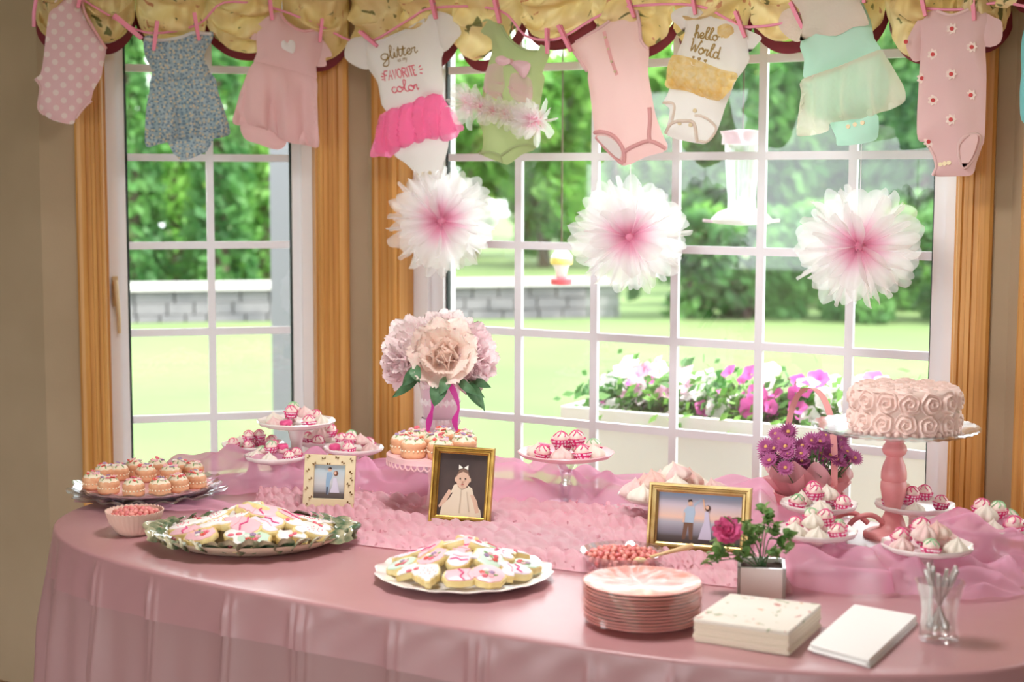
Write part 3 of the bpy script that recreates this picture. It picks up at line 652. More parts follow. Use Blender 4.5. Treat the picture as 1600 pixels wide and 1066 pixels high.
CAPS = {'F': [[(0, 0), (0, 1)], [(0, 1), (.6, 1)], [(0, .55), (.45, .55)]], 'A': [[(0, 0), (.35, 1), (.7, 0)], [(.15, .4), (.55, .4)]], 'V': [[(0, 1), (.35, 0), (.7, 1)]], 'O': [[(.35, 1), (0, .7), (0, .3), (.35, 0), (.7, .3), (.7, .7), (.35, 1)]], 'R': [[(0, 0), (0, 1)], [(0, 1), (.6, .9), (.6, .6), (0, .5)], [(.25, .5), (.65, 0)]], 'I': [[(.1, 0), (.1, 1)]], 'T': [[(.35, 0), (.35, 1)], [(0, 1), (.7, 1)]], 'E': [[(0, 0), (0, 1)], [(0, 1), (.55, 1)], [(0, .52), (.45, .52)], [(0, 0), (.55, 0)]]}
ADV = {'g': .85, 'l': .5, 'i': .45, 't': .5, 'e': .6, 'r': .6, 'c': .6, 'o': .75, 'h': .7, 'W': 1.3, 'd': .85, 's': .55, 'm': .8, 'y': .6, 'F': .72, 'A': .85, 'V': .85, 'O': .9, 'R': .8, 'I': .32, 'T': .85, 'E': .75, ' ': .5}
def lettering(txt, glyphs, x0, y0, x1, y1, h, curve=True):
    """baseline from (x0,y0) to (x1,y1), x-height h, in crop coordinates"""
    tot = sum(ADV[c] for c in txt); L = math.hypot(x1-x0, y1-y0); d = np.array([(x1-x0)/L, (y1-y0)/L]); u = np.array([d[1], -d[0]]); sx = L/tot; out = []; a = 0
    for c in txt:
        for ln in glyphs.get(c, []):
            pts = [np.array([x0, y0])+d*(a+p[0])*sx+u*p[1]*h for p in ln]
            out.append(catmull(pts, 4) if curve and len(pts) > 2 else pts)
        a += ADV[c]
    return out
g.strokes('print', lettering('glitter', GL, 962, 365, 1185, 318, 38), .0036, m_ink, label='gold script lettering')
g.strokes('print', lettering('is my', GL, 1065, 372, 1125, 360, 16), .0018, m_ink)
g.strokes('print', lettering('FAVORITE', CAPS, 990, 485, 1190, 448, 58, False)+[[(968, 440), (982, 446)], [(964, 458), (980, 460)], [(970, 478), (982, 474)], [(1196, 405), (1206, 392)], [(1200, 420), (1216, 412)], [(1200, 438), (1214, 440)]], .0036, m_inkp, label='pink capital lettering')
g.strokes('print', lettering('color', GL, 1030, 558, 1180, 535, 34), .0036, m_inkp)
# 5 green bodysuit
g = Garment('green_bow_bodysuit', 'sage green sleeveless bodysuit with a pink bow and pale tulle ruffles', 'bodysuit', cC_, [(100, 110), (620, 975)])
g.piece('body', [(205, 125), (240, 113), (275, 130), (320, 150), (350, 210), (400, 258), (470, 295), (535, 300), (552, 265), (606, 300), (600, 340), (562, 430), (575, 470), (546, 640), (540, 760), (526, 880), (440, 920), (362, 977), (320, 970), (188, 915), (206, 880), (205, 780), (175, 700), (215, 520), (240, 380), (262, 300), (255, 230), (196, 190)], m_green, .024)
for lo in ([(215, 520), (240, 545), (330, 560), (345, 590)], [(380, 520), (460, 560), (520, 570)], [(240, 480), (300, 492), (350, 500)], [(400, 500), (460, 520), (520, 530)]): g.cord('seam_ruffle', lo, .004, m_ltul)
g.piece('chest_panel', [(258, 400), (300, 380), (350, 400), (360, 520), (330, 590), (250, 560), (235, 490)], m_ltul, .004, .01, base=.022, keep=False); g.piece('chest_panel', [(400, 440), (470, 450), (515, 480), (525, 560), (500, 620), (400, 590), (385, 520)], m_ltul, .004, .01, base=.022, keep=False)
RUF5 = (g, [(165, 615, .085), (235, 640, .062), (310, 662, .054), (385, 680, .054), (455, 700, .058), (520, 715, .07), (565, 722, .082)])
m_bow = mat('bow_satin', (244, 206, 214), .5, trans=.2)
g.piece('bow', [(388, 360), (350, 335), (312, 345), (310, 375), (350, 395), (385, 382)], m_bow, .014, .012, base=.026, res=.006, wr=.001, keep=False); g.piece('bow', [(405, 372), (450, 362), (512, 378), (508, 425), (475, 470), (435, 425), (402, 388)], m_bow, .014, .012, base=.026, res=.006, wr=.001, keep=False)
g.discs('bow_knot', [(396, 370)], .009, m_bow, .022, .01)
g.cord('leg_binding', [(190, 912), (260, 905), (320, 925), (325, 968)], .004, m_green); g.cord('leg_binding', [(330, 925), (400, 880), (470, 862), (526, 872)], .004, m_green)
g.cord('neck_binding', [(322, 152), (352, 212), (402, 262), (472, 299), (535, 303)], .004, m_green)
# 6 plain pink bodysuit
g = Garment('pink_placket_bodysuit', 'plain pale pink sleeveless bodysuit with a button placket and rose leg bindings', 'bodysuit', cC_, [(735, 60), (1305, 985)])
g.piece('body', [(1005, 80), (1060, 70), (1122, 58), (1142, 140), (1150, 240), (1196, 290), (1190, 420), (1210, 550), (1235, 680), (1272, 790), (1306, 890), (1180, 932), (1045, 987), (960, 910), (880, 812), (865, 730), (850, 600), (832, 470), (830, 420), (780, 350), (733, 280), (760, 250), (860, 190), (940, 140)], m_pk3, .026)
g.cord('leg_binding', [(878, 790), (930, 785), (990, 805), (1040, 850), (1068, 905), (1052, 965)], .0065, m_pkd); g.cord('leg_binding', [(885, 815), (960, 900), (1045, 975)], .006, m_pkd)
g.cord('leg_binding', [(1205, 640), (1212, 720), (1214, 800), (1220, 850)], .006, m_pkd); g.cord('leg_binding', [(1068, 905), (1130, 870), (1220, 840), (1298, 885)], .006, m_pkd)
g.piece('leg_opening', [(905, 815), (970, 815), (1030, 860), (1050, 910), (1035, 945), (970, 890)], m_wh, .002, .01, base=.022, wr=0, keep=False)
g.strokes('placket', [[(945, 190), (965, 260), (990, 340), (1030, 450)]], .011, m_pkd, .004)
g.discs('button', [(955, 225), (975, 295), (998, 370), (1020, 430)], .004, m_snap, .006, joined=False)
g.cord('neck_binding', [(1000, 105), (940, 145), (860, 195), (765, 252)], .005, m_pk); g.cord('arm_binding', [(1125, 62), (1142, 140), (1152, 240), (1195, 292)], .005, m_pk); g.cord('arm_binding', [(735, 282), (780, 350), (830, 425)], .005, m_pk)
# 7 hello World
g = Garment('gold_ruffle_bodysuit', 'white bodysuit printed with gold lettering above a gold tulle ruffle', 'bodysuit', cD, [(65, 35), (645, 850)])
g.piece('body', [(185, 110), (232, 36), (300, 70), (380, 110), (470, 126), (540, 170), (575, 250), (570, 310), (575, 350), (540, 420), (500, 470), (470, 540), (430, 640), (405, 720), (375, 790), (320, 852), (260, 852), (140, 826), (78, 796), (90, 720), (100, 650), (64, 610), (95, 540), (120, 420), (140, 330), (190, 200)], m_wh, .026)
g.piece('sleeve', [(232, 40), (150, 52), (110, 82), (115, 122), (150, 152), (190, 190), (215, 120)], m_wh, .018, keep=False); g.piece('sleeve', [(530, 172), (590, 190), (648, 222), (622, 262), (570, 312), (545, 260)], m_wh, .018, keep=False)
g.piece('gold_ruffle', [(118, 372), (160, 330), (300, 365), (430, 418), (522, 440), (505, 500), (432, 592), (330, 572), (230, 530), (108, 512)], m_gold, .024, .03, base=.028, folds=lambda u, v: .006*np.sin(190*u+40*v)+.005*np.sin(230*v+40*u), keep=False, seed=8)
g.piece('gold_ruffle', [(112, 470), (230, 490), (340, 530), (450, 545), (420, 600), (330, 585), (225, 545), (105, 525)], m_gold, .016, .02, base=.028, folds=lambda u, v: .005*np.sin(160*u), keep=False)
g.piece('gold_rosette', [(450, 145), (490, 160), (500, 195), (480, 230), (440, 235), (405, 210), (405, 165)], m_gold, .02, .02, base=.022, folds=lambda u, v: .005*np.sin(300*u)*np.sin(300*v), keep=False)
g.strokes('print', lettering('hello', GL, 255, 225, 405, 250, 36), .0042, m_ink, label='gold script lettering'); g.strokes('print', lettering('World', GL, 228, 305, 410, 358, 40), .0042, m_ink)
def heart(x, y, s_): return [(x+s_*16*math.sin(t)**3/16, y-s_*(13*math.cos(t)-5*math.cos(2*t)-2*math.cos(3*t)-math.cos(4*t))/16) for t in [2*PI*i/16 for i in range(17)]]
g.strokes('print', [heart(265, 345, 6), heart(300, 355, 9), heart(337, 366, 8)]+[heart(300, 355, 5), heart(337, 366, 4), heart(265, 345, 3)], .003, m_ink)
g.cord('crotch_band', [(80, 792), (130, 735), (200, 722), (262, 735), (270, 845)], .005, m_lace); g.cord('leg_binding', [(66, 612), (120, 612), (140, 640), (132, 720)], .004, m_lace); g.cord('leg_binding', [(268, 690), (300, 690), (350, 720), (380, 770), (330, 840), (285, 840)], .004, m_lace)
g.discs('snap', [(243, 745), (270, 660), (180, 735)], .006, m_snap, joined=False)
# 8 mint dress
g = Garment('mint_lace_dress', 'mint baby dress with a cream lace yoke and sheer tulle skirt', 'dress', cE, [(65, -30), (688, 835)])
g.piece('bloomer', [(250, 660), (280, 790), (290, 836), (380, 832), (470, 817), (522, 780), (496, 630)], m_mint, .018)
g.discs('snap', [(355, 727), (398, 716), (445, 707)], .006, m_snap, joined=False)
g.piece('skirt', [(105, 455), (320, 382), (530, 295), (560, 360), (590, 470), (560, 600), (500, 640), (440, 670), (270, 690), (180, 680), (110, 650), (105, 560)], m_mint, .02, base=.004, folds=pleat(70, .006, .3, .05, .9), seed=9)
g.piece('tulle_overskirt', [(102, 458), (320, 378), (532, 290), (572, 320), (640, 430), (685, 510), (690, 580), (620, 622), (520, 658), (440, 682), (270, 705), (255, 750), (180, 772), (64, 777), (85, 640), (100, 540)], m_wtul, .036, base=.016, folds=pleat(85, .012, .9, .05, .9), seed=10)
g.piece('sleeve', [(90, 110), (40, 50), (-20, 60), (-50, 120), (-40, 170), (10, 220), (60, 242), (92, 210)], m_lace, .018, keep=False)
g.piece('bodice', [(40, -40), (85, 60), (100, 120), (96, 185), (76, 270), (100, 340), (110, 465), (320, 390), (532, 305), (502, 220), (482, 120), (440, 20), (420, -40)], m_mint, .024, base=.004)
g.piece('lace_yoke', [(44, -40), (85, 60), (106, 120), (100, 190), (95, 240), (180, 205), (300, 210), (400, 160), (482, 150), (470, 90), (436, 15), (416, -40)], m_lace, .010, .01, base=.026, keep=False)
g.cord('waist_gather', [(108, 460), (320, 386), (528, 302)], .006, m_lace)
# 9 daisy onesie
g = Garment('daisy_onesie', 'pink short sleeved onesie with red centred daisies', 'onesie', cE, [(685, 50), (1232, 1010)])
g.piece('sleeve', [(790, 85), (745, 122), (702, 200), (682, 262), (720, 348), (772, 335), (800, 200)], m_pk, .018); g.piece('sleeve', [(1110, 70), (1190, 100), (1234, 130), (1226, 242), (1138, 268), (1100, 180)], m_pk, .018)
g.piece('body', [(770, 95), (800, 72), (860, 60), (950, 84), (1050, 50), (1130, 56), (1150, 130), (1140, 265), (1146, 450), (1136, 780), (1122, 840), (1090, 930), (1066, 1002), (990, 1012), (838, 1010), (850, 960), (830, 880), (800, 820), (752, 800), (748, 640), (765, 340), (760, 200)], m_pk, .028, base=.003)
dots = [(962, 170), (1075, 275), (847, 315), (960, 430), (785, 452), (1065, 548), (853, 578), (962, 690), (820, 815)]
g.discs('daisy_print', dots, .013, m_pet9, .002, 0, pet=7, amp=.28, joined=False); g.discs('red_centre_print', dots+[(700, 245)], .0055, m_red, .004, 0, joined=False)
g.piece('leg_opening', [(1000, 835), (1040, 785), (1090, 772), (1112, 800), (1080, 900), (1030, 960), (1000, 905)], m_pk3, .003, .01, base=.028, wr=0, keep=False)
g.cord('leg_binding', [(1000, 905), (1000, 835), (1040, 785), (1090, 770), (1114, 800), (1082, 900), (1030, 965), (1000, 905)], .005, m_pk3); g.cord('leg_binding', [(805, 825), (850, 900), (862, 960), (842, 1005)], .004, m_pk3)
g.discs('snap', [(890, 945), (915, 940), (940, 935)], .006, m_snap, joined=False); g.cord('neck_binding', [(865, 64), (950, 90), (1048, 55)], .005, m_pk3)
# 10 the teal garment cut by the picture's edge
g = Garment('teal_knit_top', 'teal knitted baby top hanging furthest from the brown wall', 'top', cE, [(1335, 340), (1480, 760)])
g.piece('body', [(1420, 100), (1480, 80), (1540, 110), (1610, 90), (1660, 120), (1650, 300), (1656, 560), (1650, 700), (1600, 770), (1535, 700), (1480, 770), (1380, 752), (1400, 620), (1420, 400)], m_teal, .024)
g.piece('sleeve', [(1425, 105), (1360, 170), (1342, 300), (1345, 420), (1336, 560), (1345, 690), (1400, 700), (1420, 500), (1440, 300)], m_teal, .02, keep=False); g.piece('sleeve', [(1640, 110), (1700, 170), (1730, 320), (1728, 470), (1680, 470), (1645, 300)], m_teal, .02, keep=False)

# ================================================================== tulle pom-poms
m_pwh = sheer('white_tulle', (254, 252, 254), .40, .7); m_ppk = sheer('pink_tulle_loop', (255, 196, 220), .16, .7)
m_tie = mat('pink_tie', (248, 170, 200), .7, trans=.4); m_thread = mat('white_thread', (240, 240, 240), .6)
def loop_mesh(w, seed, m_):
    rr = random.Random(seed); tw = rr.uniform(-.7, .7); bw = rr.uniform(.1, .3)
    def fn(u, v):                             # u across, v outwards: a fan that widens and ends round
        a = (u-.5)*2; L = v*(1-.16*a*a*v); wd = w*(.12+.88*v**.8)*(1-.25*max(0, v-.8)/.2)
        c = bw*w*(1-a*a)*v; x = a*wd; y = c+.10*w*math.sin(5*a+seed)*v
        return (x*math.cos(tw*v)-y*math.sin(tw*v), x*math.sin(tw*v)+y*math.cos(tw*v), L)
    return MB().grid(fn, 8, 8).mesh('tulle_loop', m_)
nt_ = m_pwh.node_tree; N_ = nt_.nodes; tc0 = N_.new('ShaderNodeTexCoord'); sx0 = N_.new('ShaderNodeSeparateXYZ'); rp0 = N_.new('ShaderNodeValToRGB')   # strips dyed pink towards the tie
nt_.links.new(tc0.outputs['Object'], sx0.inputs[0]); nt_.links.new(sx0.outputs[2], rp0.inputs[0])
while len(rp0.color_ramp.elements) < 3: rp0.color_ramp.elements.new(.5)
for e_, (p_, c_) in zip(rp0.color_ramp.elements, ((.05, (253, 192, 218)), (.34, (254, 222, 236)), (.60, (255, 254, 255)))): e_.position = p_; e_.color = (*lin(c_), 1)
nt_.links.new(rp0.outputs[0], N_['Principled BSDF'].inputs['Base Color'])
for n_ in N_:
    if n_.type == 'BSDF_TRANSLUCENT': nt_.links.new(rp0.outputs[0], n_.inputs[0])
lw_ = [loop_mesh(.26+.06*(i % 4), i, m_pwh) for i in range(8)]; lk_ = [loop_mesh(.3, 20+i, m_ppk) for i in range(4)]
g5, spots = RUF5                             # tulle ruffle tufts across the green bodysuit
for q_, (x_, y_, r_) in enumerate(spots):
    c_ = g5.uv((x_, y_)); e_ = ob('tulle_ruffle', None, g5.root, (c_[0], -.03, c_[1]))
    for i in range(20):
        a_ = i*2.39996; el = -.15-.9*((i+.5)/20); v_ = Vector((math.cos(el)*math.cos(a_), math.sin(el), math.cos(el)*math.sin(a_)))
        o = ob('tulle_loop', lw_[(i+q_) % 8], e_); o.rotation_mode = 'QUATERNION'; o.rotation_quaternion = v_.to_track_quat('Z', 'Y') @ Euler((0, 0, a_*2)).to_quaternion(); r2_ = r_*random.uniform(.8, 1.1); o.scale = (r2_*.8, r2_*.8, r2_)
def pompom(cx, cy, rpx, what, string_top, gap=None):
    Y = -.28; c = PV(cx, cy, (0, 1, 0), (0, Y, 0)); R = rpx/ppm(c)
    t = thing('tulle_pompom', 'white tulle pom-pom with a pink heart '+what, 'pom-pom', c, (0, 0, .45))
    n = 96
    for i in range(n):
        a = i*2.39996; d = (i+.5)/n; el = math.asin(1-2*d)*.62; r = R*random.uniform(.88, 1.04)*(1-.25*abs(math.sin(el)))
        if gap and abs((a % (2*PI))-gap) < .16: continue
        q = Vector((math.cos(el)*math.cos(a), math.sin(el), math.cos(el)*math.sin(a))).to_track_quat('Z', 'Y')
        q = q @ Euler((0, 0, random.uniform(0, 6)+a)).to_quaternion()
        o = ob('tulle_loop', lw_[i % 8], t, (0, 0, 0)); o.rotation_mode = 'QUATERNION'; o.rotation_quaternion = q; o.scale = (r*.62, r*.62, r)
    for i in range(0):
        a = i*2.39996; el = -math.acos(1-1.0*(i+.5)/26) if True else 0; el = -(PI/2-(i+.5)/26*1.1)
        q = Vector((math.cos(el)*math.cos(a), math.sin(el), math.cos(el)*math.sin(a))).to_track_quat('Z', 'Y')
        o = ob('pink_loop', lk_[i % 4], t, (0, -.01, 0)); o.rotation_mode = 'QUATERNION'; o.rotation_quaternion = q; r = R*.62; o.scale = (r*.7, r*.7, r)
    MB().ball((0, 0, 0), .018).build('tied_centre', m_tie, t)
    z1 = PV(cx, string_top, (0, 1, 0), (0, Y, 0))[2]-c[2]
    MB().tube([(0, 0, 0), (0, 0, z1)], .0013, 5).build('hanging_thread', m_thread, t)
pompom(690, 345, 92, 'hanging below the pink tutu', 20); pompom(984, 370, 98, 'hanging between the two others', 30); pompom(1342, 385, 106, 'hanging below the mint dress', 15, 1.5)
# ================================================================== table, cloths, tulle, ruffles
TCX, TCY, TA, TB, TN = 1.11, -1.325, 1.26, .68, 3.0
def se(t, k=0.):
    c, s_ = math.cos(t), math.sin(t)
    return (TCX+(TA+k)*math.copysign(abs(c)**(2/TN), c), TCY+(TB+k)*math.copysign(abs(s_)**(2/TN), s_))
NT = 1100
ang = []
tt = np.linspace(0, 2*PI, 6000); xy = np.array([se(t) for t in tt]); ds = np.r_[0, np.cumsum(np.linalg.norm(np.diff(xy, axis=0), axis=1))]
TPER = ds[-1]; ang = np.interp(np.arange(NT)/NT*TPER, ds, tt); arc = np.arange(NT)/NT*TPER
nrm = []
for i in range(NT):
    a = np.array(se(ang[i-1])); b = np.array(se(ang[(i+1) % NT])); d = b-a; d /= np.linalg.norm(d); nrm.append(np.array([d[1], -d[0]]))
m_cloth = mat('pink_tablecloth', (184, 142, 143), .40, trans=.08, noise=(1.1, (179, 137, 138)), bump=(7, .10), spec=.4)
m_topper = mat('pink_topper', (196, 147, 151), .28, trans=.05, noise=(1.3, (190, 141, 145)), bump=(6, .2), spec=.45)
m_wtable = wood_mat('table_wood', (140, 96, 60), (110, 72, 42), 0)
creases = [.735, .915, .935, 1.163, 1.35, 1.372, 1.60, 1.76, .50, .30, 1.95, 2.12]
def cloth(name, label, z, out, drop, mt, amp, flare, nv):
    m = MB(); vs = []; fs = []
    rings = [.15, .35, .55, .75, .9, .97]
    for r in rings:
        for i in range(NT):
            p = np.array(se(ang[i])); q = np.array([TCX, TCY])+(p-np.array([TCX, TCY]))*r
            vs.append((q[0], q[1], z+.0009*math.sin(19*q[0]+7*q[1])+.0006*math.sin(31*q[1]-11*q[0])))
    for a_ in (0, .4, .8, 1.2, PI/2):
        for i in range(NT):
            p = np.array(se(ang[i]))+nrm[i]*(out-.008+.008*math.sin(a_)); vs.append((p[0], p[1], z-.008*(1-math.cos(a_))))
    for j in range(1, nv+1):
        v = j/nv
        for i in range(NT):
            p0 = np.array(se(ang[i])); s_ = arc[i]; left = max(0., min(1., (.55-p0[0])/.6)); dr = drop(p0[0], s_)
            f = amp*(1+2.2*left)*(math.sin(2*PI*s_/.23+.6*math.sin(s_*3))+.45*math.sin(2*PI*s_/.11+2))*min(1, v*dr/.25)**.8
            cr = 0
            if p0[1] < TCY:
                for c in creases: cr += .008*math.exp(-((p0[0]-c)/.008)**2)+.004*math.exp(-((p0[0]-c-.024)/.007)**2)
            f += cr*min(1, v*dr/.04)+.0022*math.sin(57*p0[0]+6*v)*math.exp(-v*dr/.05)
            p = p0+nrm[i]*(out+f+flare*(v*dr)); vs.append((p[0], p[1], z-.008-dr*v))
    n = len(vs)//NT
    for k in range(n-1):
        for i in range(NT): fs.append((k*NT+i, k*NT+(i+1) % NT, (k+1)*NT+(i+1) % NT, (k+1)*NT+i))
    fs.append(tuple(range(NT)))
    m.add(vs, fs); o = m.build(name, mt); return tag(o, label, 'tablecloth')
cloth('tablecloth', 'floor length pink tablecloth hanging in soft folds from the table', TZ-.004, .008, lambda x, s_: TZ-ZF-.02, m_cloth, .010, .07, 26)
cloth('table_topper', 'shiny pink plastic table cover with a short drop over the long cloth', TZ, .013, lambda x, s_: .105+.012*math.sin(s_*2.3), m_topper, .006, .10, 8)
t = thing('oval_table', 'wooden oval table hidden under the pink cloths', 'table', (TCX, TCY, ZF))
m = MB(); m.prism([(x-TCX, y-TCY) for x, y in [se(a, -.012) for a in ang[::16]]], TZ-ZF-.035, TZ-ZF-.006); m.build('tabletop', m_wtable, t, False)
for sx in (-1, 1):
    for sy in (-1, 1): MB().lathe([(.03, 0), (.032, .1), (.04, .5), (.045, TZ-ZF-.036)], 16, (sx*.95, sy*.33, 0)).build('leg', m_wtable, t)

m_tul = sheer('pink_organza', (254, 196, 226), .55, .6); m_tul2 = sheer('sheer_pink_organza', (252, 200, 226), .45, .55)
def billow(name, label, spine, seed, mt, amp=.012, nu=220, nv=44):
    """spine rows: (column, row on table, half width, height)"""
    r = random.Random(seed); pts = [np.array([*P(x, y)[:2], w_, h_]) for x, y, w_, h_ in spine]; pts = np.array(catmull(pts, 12)); L = np.r_[0, np.cumsum(np.linalg.norm(np.diff(pts[:, :2], axis=0), axis=1))]
    ph = [r.uniform(0, 6) for _ in range(8)]
    def fn(u, v):
        l = u*L[-1]; q = np.array([np.interp(l, L, pts[:, k]) for k in range(4)]); e = 1e-2
        a = np.array([np.interp(min(l+e, L[-1]), L, pts[:, k])-np.interp(max(l-e, 0), L, pts[:, k]) for k in (0, 1)]); a /= np.linalg.norm(a)+1e-9; nn = np.array([-a[1], a[0]])
        s_ = (v-.5)*2; w_ = q[2]*(1+.22*math.sin(6*l+ph[0])+.1*math.sin(23*l+ph[1])*abs(s_))
        dome = max(0, 1-abs(s_)**2.3)**.8
        h = q[3]*dome*(.72+.28*math.sin(7.5*l+ph[2]+1.4*s_))+dome**.5*amp*(math.sin(34*l+ph[3]+5*s_+2*math.sin(9*l))+.8*math.sin(-21*l+9*s_+ph[4])+.5*math.sin(61*l+7*s_+ph[5]))
        edge = math.sin(PI*min(1, u*12))*0+min(1, u*14, (1-u)*14)
        return (q[0]+nn[0]*w_*s_+.01*math.sin(17*l+6*s_+ph[6]), q[1]+nn[1]*w_*s_, TZ+.007+max(.0, h*edge)+.003*math.sin(40*l+ph[7])**2)
    m = MB(); m.grid(fn, nu, nv); o = m.build(name, mt); return tag(o, label, 'fabric')
billow('tulle_drape', 'bright pink organza bunched along the back of the table under the dishes', [(150, 772, .05, .015), (220, 764, .09, .03), (330, 758, .16, .07), (450, 757, .20, .085), (580, 755, .20, .10), (700, 760, .2, .08), (820, 768, .2, .06), (960, 772, .2, .05), (1100, 785, .2, .06), (1190, 800, .18, .07), (1290, 818, .12, .05)], 1, m_tul, .013, 260, 48)
billow('tulle_drape', 'sheer pink organza flowing forward around the potted rose and pedestal dishes', [(1195, 850, .05, .02), (1235, 880, .10, .05), (1300, 900, .13, .06), (1370, 900, .15, .07), (1440, 905, .17, .07), (1520, 915, .15, .06), (1600, 925, .11, .04)], 2, m_tul2, .014, 200, 44)
billow('tulle_drape', 'full pink organza mound under the dish by the angled window', [(1440, 850, .06, .03), (1490, 862, .12, .10), (1545, 870, .14, .13), (1600, 880, .13, .12), (1645, 892, .08, .05)], 3, m_tul, .012, 160, 44)
billow('tulle_edge', 'thin pink organza spread under the cut glass plate beside the brown wall', [(140, 792, .03, .006), (165, 785, .06, .012), (230, 785, .10, .010), (320, 795, .08, .01), (390, 800, .04, .006)], 4, m_tul2, .004, 120, 24)
# ruffled runner
fr = [P(x, y)[:2] for x, y in ((388, 815), (470, 842), (560, 853), (700, 870), (880, 893), (1000, 906), (1110, 916), (1238, 930))]
bk = [P(x, y)[:2] for x, y in ((402, 774), (480, 772), (560, 774), (700, 786), (880, 792), (1000, 800), (1120, 822), (1245, 858))]
fr = np.array(catmull(fr, 14)); bk = np.array(catmull(bk, 14))
m_ruf = mat('ruffled_chiffon', (253, 210, 220), .75, trans=.4, noise=(26, (250, 196, 210)))
t = thing('ruffled_runner', 'pink ruffled chiffon runner lying between the cookie platters and the organza', 'table runner')
RL = np.linalg.norm(np.diff(fr, axis=0), axis=1).sum(); NB = 5
def rp(u, v):
    k = u*(len(fr)-1); i = min(int(k), len(fr)-2); f_ = k-i
    a = fr[i]*(1-f_)+fr[i+1]*f_; b = bk[i]*(1-f_)+bk[i+1]*f_; return a*(1-v)+b*v
def rz(u, v):
    band = v*NB; bi = math.floor(band); bf = band-bi; st = u*RL/.036+.5*(bi % 2)+.2*math.sin(9*u+bi)
    puff = math.sin(PI*bf)**.6*(.5+.5*abs(math.sin(PI*st))**.6)
    return .003+(.019+.006*math.sin(13*u+2*bi))*puff+.003*math.sin(210*u+30*v)+.0025*math.sin(90*v+330*u)
m = MB(); m.grid(lambda u, v: (*rp(u, v), TZ+.003+rz(u, v)*min(1, v*18+.05, (1-v)*18+.05)*min(1, u*60+.1, (1-u)*60+.1)), 520, 66); m.build('gathered_base', m_ruf, t)
tf = MB()
def frill(u, v, s_):
    c = Vector((*rp(u, v), TZ+.004+rz(u, v))); a = random.uniform(0, 2*PI); d = Vector((math.cos(a), math.sin(a), 0)); e = Vector((-d.y, d.x, 0)); h = s_*random.uniform(.6, 1.25); b = random.uniform(-.5, .5)*h
    vs = []
    for j in range(3):
        for i in range(5):
            k = i/4-.5; vs.append(c+d*(k*s_*1.5)+e*(.25*s_*math.sin(i*1.7+a)*(j+.4)/2+b*j/2)+Vector((0, 0, h*j/2*(1-.5*abs(k)+.18*math.sin(i*3+a))-.003)))
    fs = [(j*5+i, j*5+i+1, j*5+i+6, j*5+i+5) for j in range(2) for i in range(4)]
    tf.add(vs, fs)
for b_ in range(NB+1):
    nst = int(RL/.017)
    for i in range(nst):
        if random.random() < .2: continue
        frill((i+.5*(b_ % 2)+random.uniform(-.2, .2)+.3)/(nst+1), min(.985, max(.015, b_/NB+random.uniform(-.02, .02))), .0085)
o = tf.build('frills', m_ruf, t); o['kind'] = 'stuff'

# ================================================================== picture frames
CF = YAW                                     # turn that faces the camera
m_giltd = mat('gilt', (196, 160, 84), .34, .75, noise=(30, (168, 132, 62)), bump=(60, .1)); m_giltp = mat('pale_gilt', (204, 178, 122), .36, .7, noise=(30, (184, 152, 92)))
m_cream = mat('cream_wood', (226, 212, 176), .6, noise=(14, (218, 202, 162))); m_bfly = mat('bronze_butterfly', (124, 92, 48), .45, .5); m_back = mat('frame_back', (70, 52, 40), .8)
def ramp_mat(name, stops, axis=2, rough=.6):
    m = bpy.data.materials.new(name); m.use_nodes = True; N = m.node_tree.nodes; L = m.node_tree.links; b = N['Principled BSDF']; b.inputs['Roughness'].default_value = rough
    tc = N.new('ShaderNodeTexCoord'); sp_ = N.new('ShaderNodeSeparateXYZ'); r = N.new('ShaderNodeValToRGB'); L.new(tc.outputs['Generated'], sp_.inputs[0]); L.new(sp_.outputs[axis], r.inputs[0])
    while len(r.color_ramp.elements) < len(stops): r.color_ramp.elements.new(.5)
    for e_, (p_, c) in zip(r.color_ramp.elements, stops): e_.position = p_; e_.color = (*lin(c), 1)
    L.new(r.outputs[0], b.inputs['Base Color']); return m
def oval(cx, cy, rx, ry, n=18): return [(cx+rx*math.cos(2*PI*i/n), cy+ry*math.sin(2*PI*i/n)) for i in range(n)]
